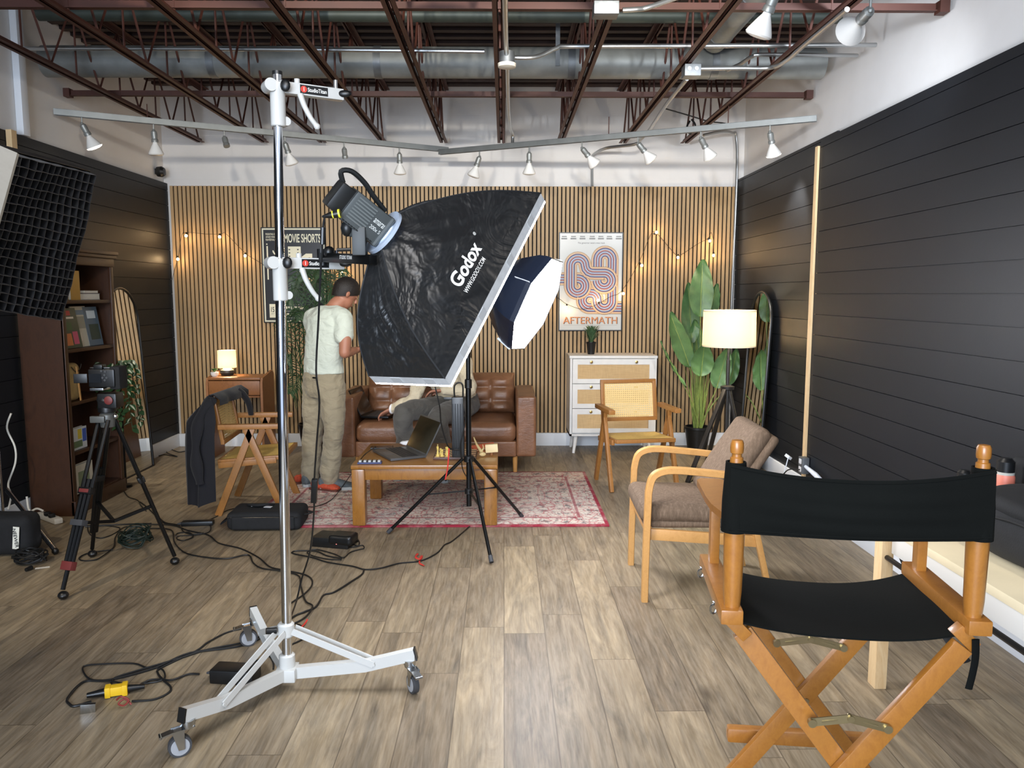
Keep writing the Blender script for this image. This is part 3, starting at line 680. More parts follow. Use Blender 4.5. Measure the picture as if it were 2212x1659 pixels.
# ================================================================== LEFT SOFTBOX WITH GRID
gTL, gTR, gBR = D(12, 328, 1.86), D(194, 374, 2.36), D(128, 690, 2.42); gBL = D(-75, 655, 1.92)
gn = (gTR - gTL).cross(gBL - gTL).normalized()
if gn.x < 0: gn = -gn
r = E('gridded_softbox', 'black softbox with egg-crate fabric grid at the left edge of the photo', 'softbox', (gTL + gBR) / 2)
def gp(u, v, w=0):
    wob = .005 * math.sin(7 * u + 4 * v) + .002 * math.sin(15 * v + 3 * u)
    return lerp(lerp(gTL, gTR, u), lerp(gBL, gBR, u), v) + gn * (w + wob)
gbm = MB(); NU, NV = 13, 17
for i in range(NU + 1):
    gbm.grid(lambda a, c, i=i: gp(i / NU + .003 * math.sin(40 * c * 1.3 + i * 2), c, -.04 + .055 * a), 3, 34)
for j in range(NV + 1):
    gbm.grid(lambda a, c, j=j: gp(c, j / NV + .002 * math.sin(30 * c + j), -.04 + .055 * a), 3, 30)
go = gbm.build('fabric_grid', P('grid_fabric', '#232427', .55, sheen=.1, spec=.5), r, True, 70); mod_solid(go, .0012)
cs_ = [gp(0, 0, -.04), gp(1, 0, -.04), gp(1, 1, -.04), gp(0, 1, -.04)]; gc = sum(cs_, V(0, 0, 0)) / 4
MB().loft([[lerp(p, gc, -.02) for p in cs_], [lerp(p, gc, .35) - gn * .22 for p in cs_], [lerp(p, gc, .8) - gn * .38 for p in cs_]]).build('body', NYLON, r, True)
MB().loft([[lerp(p, gc, -.03) + gn * .035 for p in cs_], [lerp(p, gc, -.03) - gn * .01 for p in cs_], [lerp(p, gc, -.022) - gn * .01 for p in cs_], [lerp(p, gc, -.022) + gn * .035 for p in cs_]], False, True, True).build('rim_band', K, r, True)
MB().loft([[gp(-.02, -.02, .035), gp(-.02, 1.02, .035), gp(-.02, 1.02, -.02), gp(-.02, -.02, -.02)], [gp(-.03, -.025, .033), gp(-.03, 1.025, .033), gp(-.03, 1.025, -.025), gp(-.03, -.025, -.025)]]).build('edge_lining', P('lining_white', '#756e62', .6, bump=.4, bs=20), r, True)
rp = gc - gn * .42
r2 = E('light_stand', 'black stand out of view at the left that holds the gridded softbox', 'light stand', (rp.x - .1, rp.y, 0))
MB().cyl((rp.x - .1, rp.y, .3), (rp.x - .1, rp.y, rp.z), .016).bar((rp.x - .1, rp.y, rp.z), rp, .08, .08).build('column', KM, r2, True)
for k in range(3):
    a = 2 * PI * k / 3 + .5; MB().cyl((rp.x - .1, rp.y, .55), (rp.x - .1 + .3 * math.cos(a), rp.y + .3 * math.sin(a), .01), .01, n=8).build('leg', KM, r2, True)
# ================================================================== CAMERA ON TRIPOD
ap = V(-2.075, 4.10, .86)
r = E('camera_tripod', 'black video tripod with red clamps standing by the bookcase', 'tripod', (ap.x, ap.y, 0))
b = MB().lathe([(.036, .81), (.042, .85), (.04, .875), (.03, .885)], (ap.x, ap.y, 0)); b.build('bowl', P('bowl_grey', '#5e5f5c', .4, .4), r, True)
MB().box(ap + V(-.03, -.045, -.005), (.075, .02, .035), None, .005).build('spreader_bracket', bpy.data.materials['bowl_grey'], r, True)
RC_ = P('red_clamp', '#6b2c2a', .5)
for f in (V(-2.178, 3.769, 0), V(-1.835, 4.268, 0), V(-2.36, 4.40, 0)):
    d = V(f.x - ap.x, f.y - ap.y, 0).normalized(); s = V(-d.y, d.x, 0); a = ap + d * .03 - V(0, 0, .01); e = V(f.x, f.y, .05)
    w_ = .034 if f.y < 4 else .02
    m = lerp(a, e, .42); n_ = lerp(a, e, .86)
    b = MB()
    for k in (-1, 1): b.cyl(a + s * k * w_ * .9, m + s * k * w_ * .85, .010, n=10)
    b.cyl(m - (e - a) * .06, n_, .011, n=10)
    for k in (-1, 1): b.cyl(m - (e - a) * .06 + s * k * w_ * .75, n_ + s * k * w_ * .62, .010, n=10)
    lg = b.build('leg', KM, r, True)
    MB().bar(m - (e - a) * .01, m + (e - a) * .03, w_ * 2.3, .034, d, .004).build('leg_clamp', K, lg, True)
    if f.y < 4:
        MB().bar(m + (e - a) * .0, m + (e - a) * .022, w_ * 1.7, .042, d, .003).build('lock_ring', RC_, lg, True)
        MB().bar(n_ - (e - a) * .02, n_ + (e - a) * .03, w_ * 1.9, .036, d, .003).build('lock_ring', RC_, lg, True)
        mm = lerp(a, e, .60); MB().bar(mm, mm + (e - a) * .035, w_ * 2.2, .04, d, .003).build('spreader_clamp', RUB, lg, True)
    MB().cyl(n_, e, .011, n=10).build('foot_rod', KM, lg, True)
    MB().ball(V(f.x, f.y, .022), .026, 12, (1, 1, .8)).build('rubber_foot', K, lg, True)
    MB().bar(V(ap.x, ap.y, .30), lerp(a, e, .62), .014, .016).build('spreader_arm', KM, r, True)
MB().lathe([(.03, .885), (.045, .89), (.045, .905), (.04, .94), (.048, .95), (.042, .98)], (ap.x, ap.y, 0)).box(ap + V(.02, 0, .09), (.10, .09, .08), None, .012).build('fluid_head', K, r, True)
MB().axis([(.016, 0), (.022, .003), (.022, .007), (.016, .01)], ap + V(.035, -.048, .095), (0, -1, 0), 20).build('tension_dial', RC_, r, True)
MB().ball(ap + V(.06, -.04, .01), .014, 10).build('level_knob', ZN, r, True)
cz = 1.075
cm = E('video_camera', 'black video camera with flip-out screen on the tripod, seen from behind', 'camera', (ap.x, ap.y, 1.0))
cc = V(ap.x - .02, ap.y - .02, cz)
MB().box(cc + V(.025, 0, -.005), (.135, .07, .095), None, .010).box(cc + V(.01, -.01, .053), (.045, .05, .025), None, .006).build('camera_body', K, cm, True)
MB().box(cc + V(.088, .02, -.005), (.055, .09, .12), None, .012).build('hand_grip', KF, cm, True)
MB().box(cc + V(-.005, -.037, -.004), (.062, .003, .045)).build('rear_screen', P('screen_glass', '#191c20', .12), cm, True)
MB().box(cc + V(-.083, -.03, -.006), (.066, .006, .048), (0, 0, .15), .003).build('flip_screen', K, cm, True)
b = MB()
for x, z in ((.045, .012), (.055, -.002), (.045, -.014), (.034, -.002), (.05, .03), (.03, .033)): b.cyl(cc + V(x, -.035, z), cc + V(x, -.039, z), .006, n=10)
b.build('buttons', P('button_grey', '#5a5c5e', .3, .5), cm, True)
MB().box(cc + V(.02, -.005, .0475), (.12, .02, .004), None, .001).build('top_trim', ZN, cm, True)
MB().axis([(.036, 0), (.038, .05), (.034, .09), (.034, .11)], cc + V(0, .035, 0), (0, 1, 0)).build('lens', K, cm, True)
MB().box(cc + V(0, 0, -.062), (.07, .08, .014), None, .003).build('mount_plate', ZN, cm, True)
# ================================================================== FURNITURE
W_DC = wood('honey_beech', '#a26a2a', '#8c5720', .35, (3, 3, 2), 6, .3)
W_ARM = wood('bent_birch', '#bd8d52', '#aa7b42', .38, (3, 3, 3), 5, .2)
W_TK = wood('cane_teak', '#9c6a34', '#865827', .42, (4, 4, 2), 6)
W_TB = wood('table_oak', '#9a682c', '#7b4f1d', .3, (6, 6, 1.5), 5, .35)
CANV = P('black_canvas', '#090b09', .9, var=.2, vs=4, bump=.15, bs=260, spec=.15)
def smoothbox(name, c, d, mat, parent, bev=.03, noise=.0, R=None, world=False, nscale=.2, sub=1, crown=0):
    bm = bmesh.new(); bmesh.ops.create_cube(bm, size=2); bmesh.ops.subdivide_edges(bm, edges=bm.edges[:], cuts=13, use_grid_fill=True)
    h = [x / 2 for x in d]; rr_ = min(bev, min(h) * .98); M3 = rotm(R); c = Vector(c)
    for v in bm.verts:
        p, q, u = [], [], list(v.co)
        for k in range(3):
            t = u[k]; a = abs(t); s_ = 1 if t >= 0 else -1; inn = h[k] - rr_
            x = (a / .58 * inn) if a <= .58 else inn + (a - .58) / .42 * rr_
            p.append(s_ * x); q.append(s_ * min(x, inn))
        p = Vector(p); q = Vector(q); e = p - q
        if e.length > 1e-9: p = q + e.normalized() * rr_
        if crown:
            k = h.index(min(h)); o_ = [m for m in range(3) if m != k]
            p[k] += (1 if u[k] > 0 else -1) * crown * max(0, 1 - u[o_[0]] ** 2) * max(0, 1 - u[o_[1]] ** 2) * abs(u[k])
        v.co = c + M3 @ p
    b = MB(); b.bm.free(); b.bm = bm
    o = b.build(name, mat, parent, world, 80)
    if noise: mod_noise(o, noise, nscale)
    return o
# ---------- director's chair (local: y forward, away from the camera)
r = E('director_chair', 'tall wooden director chair with black canvas seat and back, seen from behind', 'chair', (.812, 1.765, 0), math.radians(-7))
for s in (-1, 1):
    x = .275 * s
    MB().box((x, .17, .746), (.052, .41, .036), None, .005).build('seat_rail', W_DC, r)
    MB().box((x * .93, .0, .712), (.062, .03, .03), (0, PI / 4, 0), .003).build('rail_block', W_DC, r)
    p = MB().lathe([(.019, .762), (.022, .80), (.0245, .93), (.022, 1.05), (.0165, 1.09), (.015, 1.122), (.0115, 1.124), (.0112, 1.131), (.0148, 1.133), (.0158, 1.140), (.0155, 1.156), (.0125, 1.163), (.001, 1.165)], (x * .985, .0, 0), None, 12).build('back_post', W_DC, r)
    MB().box((x * .985, .31, .862), (.026, .036, .20), None, .004).build('front_post', W_DC, r)
    MB().prism([(-.014, .02), (.014, .02), (.034, .12), (.038, .20), (.038, .38), (.026, .40), (-.026, .40), (-.038, .38), (-.038, .20), (-.034, .12)], .018, (x * 1.0, .0, .96), (1, 0, 0), (0, 1, 0)).build('armrest', W_DC, r)
    for y in (.05, .30):
        MB().tube([V(x + s * .03, y, .73 + .014 * math.cos(t * PI / 5)) + V(s * .008 * math.sin(t * PI / 5), 0, 0) + V(0, .002 * t, 0) for t in range(11)], .0028, 8, False).build('eye_hook', ZN, r)
    MB().box((s * .26, .20, .018), (.05, .50, .036), None, .006).build('floor_runner', W_DC, r)
for y, nm in ((-.004, 'a'), (.36, 'b')):
    for s in (-1, 1):
        MB().bar((-s * .245, y + s * .013, .698), (s * .235, y + s * .013, .06), .022, .048, (1, 0, 0), .003).build('cross_leg', W_DC, r)
    MB().cyl((0, y - .03, .36), (0, y + .03, .36), .007, n=12).build('pivot_bolt', BR, r)
for s in (-1, 1):
    for z in (.37,): MB().cyl((s * .09, -.030, .37 - .10), (s * .09, -.034, .37 - .10), .007, n=12).build('screw_head', ZN, r)
def hinge(y, z, w):
    q = MB().bar((-w, y, z), (0.0, y - .006, z + .018), .003, .020, (0, 0, 1)); q.bar((0, y - .006, z + .018), (w, y, z - .004), .003, .020, (0, 0, 1))
    q.cyl((0, y - .012, z + .018), (0, y + .004, z + .018), .008, n=12); q.cyl((-w, y - .008, z), (-w, y + .004, z), .010, n=16); q.cyl((w, y - .008, z - .004), (w, y + .004, z - .004), .010, n=16); q.box((-w * .5, y - .0045, z + .009), (w * .5, .002, .004), (0, -.2, 0)).box((w * .5, y - .0045, z + .007), (w * .5, .002, .004), (0, .25, 0))
    return q.build('hinge_strap', BR, r)
hinge(-.035, .500, .085); hinge(.325, .53, .09)
MB().box((.0, .43, .195), (.40, .035, .045), None, .010).build('footrest', W_DC, r)
def backc(u, v):
    x = -.288 + .576 * u; e = 1 - (2 * u - 1) ** 2
    zt = 1.113 - .030 * e; zb = .949 - .004 * e; z = zb + (zt - zb) * v
    y = -.026 - .020 * e * (.6 + .6 * math.sin(PI * v)) + .0025 * math.sin(9 * u + 4 * v) + .002 * math.sin(23 * v + 3 * u) * e
    return V(x, y, z)
bk = MB().grid(backc, 40, 16)
for s in (-1, 1):
    bk.tube([V(s * .272, 0, .946), V(s * .272, 0, 1.02), V(s * .272, 0, 1.112)], [.0285, .0275, .0215], 24, False)
bo = bk.build('back_canvas', CANV, r, sharp=70); mod_solid(bo, .004)
MB().tube([backc(i / 40, .96) + V(0, -.002, 0) for i in range(41)], .0022, 6).tube([backc(i / 40, .05) + V(0, -.002, 0) for i in range(41)], .0022, 6).build('hem', CANV, bo)
def seatc(u, v):
    x = -.262 + .524 * u; e = 1 - abs(2 * u - 1) ** 2.4
    return V(x, -.012 + .385 * v, .730 - .036 * e * (.9 + .2 * v) + .003 * math.sin(7 * v + 5 * u))
so = MB().grid(seatc, 36, 24).build('seat_canvas', CANV, r, sharp=70); mod_solid(so, .005)

# ---------- armchair (local x: 0 front edge -> rear ; y across)
UPH = NT('taupe_weave'); q = UPH.noise(UPH.map((14, 14, 3)), 6, 4, .7); q2 = UPH.noise(UPH.map((120, 120, 60)), 5, 2)
UPH.L(UPH.mix(UPH.math('MULTIPLY', q2, .5), UPH.ramp(q, [(.3, '#544537'), (.55, '#6c5a4a'), (.75, '#84715f')]), '#5f4f40'), UPH.b.inputs['Base Color'])
UPH.b.inputs['Roughness'].default_value = .9; UPH.b.inputs['Specular IOR Level'].default_value = .2; UPH.bump(q, .3, .003); UPH = UPH.m
r = E('armchair', 'bentwood armchair with taupe upholstered seat and reclined back, facing left', 'chair', (.70, 3.985, 0), math.radians(-2))
for s, nm in ((-1, 'n'), (1, 'f')):
    y = s * .265
    pts = crv([V(.0, y, .0), V(.002, y, .2), V(.008, y, .48), V(.012, y, .56), V(.032, y, .625), V(.085, y, .652), V(.16, y, .655), V(.30, y, .643), V(.40, y, .633), V(.44, y, .625), V(.48, y, .59), V(.51, y, .52)], 5)
    MB().sweep(pts, [(-.013, -.021), (.013, -.021), (.016, -.017), (.016, .017), (.013, .021), (-.013, .021), (-.016, .017), (-.016, -.017)], (0, 1, 0)).build('arm_frame', W_ARM, r)
    MB().bar((.49, y * .98, .54), (.62, y * .98, 0), .028, .036, (0, 1, 0), .004).build('rear_leg', W_ARM, r)
    MB().cyl((.0, y, 0), (.0, y, .006), .012).build('glide', K, r)
    MB().bar((.01, y * .93, .335), (.56, y * .93, .30), .022, .055, (0, 0, 1), .003).build('side_rail', W_ARM, r)
MB().box((.02, 0, .345), (.024, .50, .05), None, .003).build('front_rail', W_ARM, r)
MB().box((.54, 0, .30), (.024, .50, .05), None, .003).build('back_rail', W_ARM, r)
smoothbox('seat_pad', (.265, 0, .378), (.54, .475, .035), UPH, r, .016, .004)
sc = smoothbox('seat_cushion', (.24, 0, .428), (.54, .49, .085), UPH, r, .036, .008, (0, .035, 0), crown=.016)
smoothbox('back_cushion', (.465, 0, .652), (.08, .455, .46), UPH, r, .038, .008, (0, .58, 0), crown=.012)
smoothbox('back_shell', (.512, 0, .628), (.045, .465, .44), UPH, r, .022, .006, (0, .58, 0))
MB().tube(crv([V(-.01, -.23, .455), V(-.022, -.18, .47), V(-.022, .18, .47), V(-.01, .23, .455)], 6), .003, 6).build('seam', UPH, sc)

# ---------- white rattan chest
WHP = P('white_painted_wood', '#dcdad6', .45, var=.05, vs=10); 
RT = NT('rattan'); o_ = RT.sep(RT.tc.outputs['Object']); wv_ = RT.math('MULTIPLY', RT.math('SINE', RT.math('MULTIPLY', o_[0], 900)), RT.math('SINE', RT.math('MULTIPLY', o_[2], 900)))
nz = RT.noise(RT.map((30, 30, 3)), 4, 3); nz2 = RT.noise(RT.map((3, 30, 30)), 4, 3)
RT.L(RT.mix(RT.math('MULTIPLY', RT.math('ADD', nz, nz2), .5), '#a8875a', '#dcbd8c'), RT.b.inputs['Base Color']); RT.b.inputs['Roughness'].default_value = .7; RT.bump(wv_, .3, .002); RT = RT.m
GOLD = P('brass', '#a78d56', .3, .9)
r = E('chest_of_drawers', 'white three-drawer chest with rattan fronts on splayed legs against the slats', 'chest', (1.025, 7.50, 0))
b = MB(); b.box2((-.405, -.19, .17), (-.385, .19, .905)); b.box2((.385, -.19, .17), (.405, .19, .905)); b.box2((-.385, -.17, .17), (.385, .19, .905)); b.box2((-.405, -.19, .17), (.405, .19, .19))
b.build('carcass', WHP, r)
MB().box2((-.412, -.20, .905), (.412, .19, .93), .004).build('top', WHP, r)
for k in range(3):
    z0 = .672 - k * .234; z1 = z0 + .228
    f = MB()
    f.box2((-.382, -.206, z0), (.382, -.172, z0 + .042)); f.box2((-.382, -.206, z1 - .052), (.382, -.172, z1)); f.box2((-.382, -.206, z0 + .042), (-.335, -.172, z1 - .052)); f.box2((.335, -.206, z0 + .042), (.382, -.172, z1 - .052))
    f = f.build('drawer', WHP, r)
    MB().box2((-.335, -.198, z0 + .042), (.335, -.18, z1 - .052)).build('rattan_panel', RT, f)
    for x in (-.21, .21): MB().axis([(.006, 0), (.006, .012), (.013, .014), (.014, .022), (.009, .024)], (x, -.206, z1 - .026), (0, -1, 0), 16).build('knob', GOLD, f)
for x in (-1, 1):
    for y in (-1, 1): MB().cyl((x * .34, y * .13, .17), (x * .365, y * .155, 0), .022, .013, 16).build('leg', WHP, r)

# ---------- cane armchairs
CN = NT('open_cane'); oc = CN.sep(CN.tc.outputs['Object'])
def per(a, p): return CN.math('ABSOLUTE', CN.math('SUBTRACT', CN.math('FRACT', CN.math('DIVIDE', a, p)), .5))
hole = CN.math('LESS_THAN', CN.math('MAXIMUM', per(oc[0], .0165), per(oc[2], .0165)), .2)
CN.L(CN.mix(CN.noise(CN.map((40, 40, 40)), 3), '#caa766', '#e8cd90'), CN.b.inputs['Base Color']); CN.b.inputs['Roughness'].default_value = .6
CN.L(CN.math('SUBTRACT', 1, hole), CN.b.inputs['Alpha']); CN = CN.m
CS = P('woven_cane_seat', '#cfae5f', .6, var=.12, vs=60, bump=.3, bs=300)
def cane_chair(label):
    r = E('cane_armchair', label, 'chair', (0, 0, 0), 0, None)
    for s in (-1, 1):
        x = s * .262
        MB().box((x, .0, .612), (.050, .40, .034), None, .005).build('armrest', W_TK, r)
        MB().bar((x, .02, .60), (x, -.215, 0), .028, .046, (0, 1, 0), .003).build('front_leg', W_TK, r)
        MB().bar((x, -.02, .60), (x, .225, 0), .028, .046, (0, 1, 0), .003).build('rear_leg', W_TK, r)
        MB().bar((x * .92, -.17, .375), (x * .92, .215, .345), .024, .04, (0, 0, 1), .003).build('side_rail', W_TK, r)
    f = MB(); z0, z1 = .500, .80; w = .232; y0, y1 = .185, .235
    for s in (-1, 1): f.bar((s * (w - .014), y0, z0), (s * (w - .014), y1, z1), .030, .024, (0, 1, 0), .002)
    f.bar((-w, y0, z0), (w, y0, z0), .03, .024, (0, 1, 0), .002); f.bar((-w, y1, z1), (w, y1, z1), .03, .024, (0, 1, 0), .002)
    f.build('back_frame', W_TK, r)
    MB().grid(lambda u, v: V(-w + .025 + (2 * w - .05) * u, lerp(y0, y1, v), z0 + .012 + (z1 - z0 - .024) * v), 2, 2).build('back_cane', CN, r)
    f = MB(); 
    for (a, c) in (((-.235, -.215, .392), (.235, -.215, .392)), ((-.235, .205, .368), (.235, .205, .368)), ((-.222, -.215, .392), (-.222, .205, .368)), ((.222, -.215, .392), (.222, .205, .368))): f.bar(a, c, .035, .028, (0, 0, 1), .003)
    f.build('seat_frame', W_TK, r)
    MB().grid(lambda u, v: V(-.222 + .444 * u, -.21 + .41 * v, .407 - .024 * v - .006 * math.sin(PI * u) * math.sin(PI * v)), 8, 8).build('seat_cane', CS, r)
    return r
c1 = cane_chair('cane armchair with empty seat in front of the white chest'); c1.location = (1.045, 6.10, 0); c1.rotation_euler = (0, 0, math.radians(9)); c1['group'] = 'wooden cane armchairs'
c2 = dup(c1, (-1.745, 5.53, 0), math.radians(95), 'cane armchair with a dark jacket over its back, beside the rug on the left')
# jacket on it
r = E('jacket', 'dark navy jacket draped over the back of the left cane armchair', 'jacket', (-2.0, 5.5, .8), 0)
def jk(u, v):                                       # u across the chair back, v inside -> over -> down outside
    y = lerp(5.24, 5.80, u) + .04 * math.sin(3 * v)
    L = v * .99 - .05
    fold = .030 * math.sin(u * 13 + 1.5 * v + .8 * math.sin(4 * v)) + .009 * math.sin(u * 23 + 3 + 2 * v)
    if L < 0: return V(-1.915 + .015 - L * .05 + fold * .3, y, .805 + L * .9)
    if L < .06: t = L / .06 * PI / 2; return V(-1.93 - .05 * math.sin(t) * 1.2, y, .815 + .018 * math.cos(t) - .002)
    q = L - .06; fl = 1 + q * .35
    drop = 1.0 if u < .22 else .93 - .28 * (u - .22)
    s_ = min(1, q * 5) ** .6
    if u < .35: t = u / .35; ox, oy = lerp(-1.905, -2.125, t ** .8), 5.225 - .02 * math.sin(PI * t)
    else: t = (u - .35) / .65; ox, oy = -2.125, lerp(5.225, 5.76, t)
    z = .815 - q * (.80 if u < .5 else .80 - .3 * (u - .5)) - .05 * math.sin(u * 7) * q
    return V(lerp(-1.975, ox, s_) - fold * min(1, q * 3) * .8 - .03 * q, lerp(y, oy, s_) - (fold * .9 * min(1, q * 3) if u < .35 else 0), max(z, .04))
NAVY = P('navy_wool', '#131319', .9, sheen=.1, bump=.25, bs=150)
jo = MB().grid(jk, 60, 50).build('jacket_body', NAVY, r, True, 80); mod_solid(jo, .008)
MB().tube(crv([V(-1.97, 5.30, .80), V(-2.03, 5.21, .68), V(-2.05, 5.17, .45), V(-2.03, 5.17, .24)]), [.04 + .01 * math.sin(k) for k in range(19)], 12, sx=1, sy=.7).build('sleeve', NAVY, r, True)
MB().tube(crv([V(-1.94, 5.70, .81), V(-1.90, 5.72, .77), V(-1.87, 5.74, .70), V(-1.86, 5.75, .62)]), [.045 - .0008 * k for k in range(19)], 12, sy=.6).build('sleeve', NAVY, r, True)

# ---------- coffee table
r = E('coffee_table', 'oak coffee table with thick legs standing on the red and white rug', 'table', (-.51, 5.33, 0))
MB().box((0, 0, .399), (.94, .76, .026), None, .006).build('tabletop', W_TB, r)
for x in (-1, 1):
    for y in (-1, 1):
        b = MB().box((x * .425, y * .335, .199), (.085, .085, .372), None, .012); b.box((x * .425 - .043 * 0, y * .335 - .0425, .19), (.004, .002, .36)); b.build('leg', W_TB, r)
for y in (-1, 1): MB().box((0, y * .34, .348), (.77, .024, .075), None, .002).build('apron', W_TB, r)
for x in (-1, 1): MB().box((x * .43, 0, .348), (.024, .59, .075), None, .002).build('apron', W_TB, r)

# ---------- rug
RG = NT('persian_rug'); o = RG.sep(RG.tc.outputs['Object'])
ax_ = RG.math('ABSOLUTE', o[0]); ay_ = RG.math('ABSOLUTE', o[1])
v2 = RG.comb(ax_, ay_, 0); wob = RG.noise(v2, 5, 3)
d = RG.math('SQRT', RG.math('ADD', RG.math('POWER', RG.math('DIVIDE', o[0], 1.0), 2), RG.math('POWER', RG.math('DIVIDE', o[1], .62), 2)))
ring = RG.math('SINE', RG.math('MULTIPLY', RG.math('ADD', d, RG.math('MULTIPLY', wob, .25)), 26))
vo = RG.n.new('ShaderNodeTexVoronoi'); RG.L(v2, vo.inputs['Vector']); vo.inputs['Scale'].default_value = 16; vo.feature = 'DISTANCE_TO_EDGE'
vs = RG.n.new('ShaderNodeTexWave'); RG.L(v2, vs.inputs['Vector']); vs.inputs['Scale'].default_value = 4.2; vs.inputs['Distortion'].default_value = 14; vs.inputs['Detail'].default_value = 4; vs.inputs['Detail Scale'].default_value = 2.2
line = RG.ramp(vs.outputs['Fac'], [(.30, (0, 0, 0, 1)), (.42, (1, 1, 1, 1)), (.58, (1, 1, 1, 1)), (.70, (0, 0, 0, 1))])
cream = RG.mix(RG.noise(RG.map(), 60, 3), '#dcd2c6', '#b8a898')
redc = RG.mix(RG.noise(RG.map(), 9, 3), '#84202c', '#4c1a26')
c = RG.mix(RG.math('MULTIPLY', line, RG.ramp(ring, [(.3, (.25, .25, .25, 1)), (.7, (.8, .8, .8, 1))])), cream, redc)
dark = RG.ramp(RG.noise(v2, 15, 6, .72), [(.52, (0, 0, 0, 1)), (.6, (1, 1, 1, 1))])
c = RG.mix(RG.math('MULTIPLY', dark, .8), c, '#3b3440')
c = RG.mix(RG.ramp(vo.outputs['Distance'], [(.0, (.75, .75, .75, 1)), (.09, (0, 0, 0, 1))]), c, '#a83c46')
ex = RG.math('SUBTRACT', 1.19, ax_); ey = RG.math('SUBTRACT', .775, ay_); ed = RG.math('MINIMUM', ex, ey)
b1 = RG.ramp(ed, [(0, (1, 1, 1, 1)), (.024, (1, 1, 1, 1)), (.028, (0, 0, 0, 1))]); c = RG.mix(b1, c, '#8e1f33')
b2 = RG.math('MULTIPLY', RG.math('GREATER_THAN', ed, .17), RG.math('LESS_THAN', ed, .19)); c = RG.mix(RG.math('MULTIPLY', b2, .8), c, '#8f3140')
wear = RG.ramp(RG.noise(RG.map(), 4, 5, .7), [(.45, (0, 0, 0, 1)), (.7, (1, 1, 1, 1))]); c = RG.mix(RG.math('MULTIPLY', wear, .3), c, '#e0d6ca')
RG.L(c, RG.b.inputs['Base Color']); RG.b.inputs['Roughness'].default_value = .95; RG.bump(RG.noise(RG.map(), 250, 2), .3, .004)
r = tag(MB().box((0, 0, .0065), (2.38, 1.55, .013), None, .004).build('rug', RG.m), 'red bordered cream and red oriental rug under the coffee table', 'rug')
r.location = (-.505, 5.735, 0)

# ---------- sofa
def leather():
    t = NT('tan_leather'); n = t.noise(t.map(), 5, 5, .6, .6); t.L(t.ramp(n, [(.3, '#66442e'), (.55, '#7d573e'), (.8, '#91694e')]), t.b.inputs['Base Color'])
    t.b.inputs['Roughness'].default_value = .36; w_ = t.noise(t.map((1, 1, 2.2)), 14, 4, .6, 1.8); f = t.noise(t.map(), 160, 2)
    t.bump(t.math('ADD', w_, t.math('MULTIPLY', f, .12)), .16, .02); return t.m
LE = leather(); SM = P('sofa_seam', '#4a2b1a', .6)
r = E('sofa', 'tan leather two-seat sofa with tufted back cushions against the slatted wall', 'sofa', (-.565, 6.45, 0))
for s in (-1, 1): smoothbox('arm', (s * .752, .42, .405), (.165, .84, .51), LE, r, .022, .004)
smoothbox('base', (0, .42, .215), (1.34, .82, .13), LE, r, .012, .002)
smoothbox('back_frame', (0, .79, .40), (1.34, .10, .50), LE, r, .02, .003)
for s in (-1, 1): smoothbox('seat_cushion', (s * .335, .345, .352), (.665, .70, .15), LE, r, .05, .012, crown=.02)
def backcush(cx):
    def fn(u, v):
        x = (u - .5) * .66; z = v * .36
        puff = (abs(math.sin(3 * PI * u)) ** .35) * (abs(math.sin(3 * PI * v)) ** .35)
        edge = min(1, 10 * min(u, 1 - u)) * min(1, 8 * min(v, 1 - v))
        d_ = .03 + .055 * max(0, edge) ** .5 + .022 * puff
        return V(cx + x, .60 + z * .22 - d_, .425 + z)
    b = MB(); b.grid(fn, 42, 30)
    o = b.build('back_cushion', LE, r, sharp=80); mod_solid(o, .14, 0)
    return o
for s in (-1, 1):
    bm_ = MB()
    def front(u, v, s=s):
        x = (u - .5) * .66; z = v * .355
        puff = (abs(math.sin(3 * PI * u)) ** .42) * (abs(math.sin(3 * PI * v)) ** .42)
        eu = min(1, 9 * min(u, 1 - u)); ev = min(1, 7 * min(v, 1 - v)); ed_ = (max(0, eu) * max(0, ev)) ** .4
        return V(s * .335 + x, .635 + z * .25 - .075 * ed_ - .034 * puff * ed_, .43 + z)
    nu, nv = 48, 34; Rr = [[bm_.bm.verts.new(front(i / nu, j / nv)) for j in range(nv + 1)] for i in range(nu + 1)]
    Bk = [[bm_.bm.verts.new(V(s * .335 + (i / nu - .5) * .66, .66 + (j / nv) * .09, .43 + .355 * j / nv)) for j in range(nv + 1)] for i in range(nu + 1)]
    for i in range(nu):
        for j in range(nv):
            bm_._f((Rr[i][j], Rr[i + 1][j], Rr[i + 1][j + 1], Rr[i][j + 1])); bm_._f((Bk[i][j], Bk[i][j + 1], Bk[i + 1][j + 1], Bk[i + 1][j]))
    for i in range(nu): bm_._f((Rr[i][0], Bk[i][0], Bk[i + 1][0], Rr[i + 1][0])); bm_._f((Rr[i][nv], Rr[i + 1][nv], Bk[i + 1][nv], Bk[i][nv]))
    for j in range(nv): bm_._f((Rr[0][j], Rr[0][j + 1], Bk[0][j + 1], Bk[0][j])); bm_._f((Rr[nu][j], Bk[nu][j], Bk[nu][j + 1], Rr[nu][j + 1]))
    bo = bm_.build('back_cushion', LE, r, sharp=75); mod_noise(bo, .008, .12)
for x in (-1, 1):
    for y in (.06, .76): MB().cyl((x * .66, y, .15), (x * .66, y, .0), .022, .017, 16).build('leg', W_ARM, r)

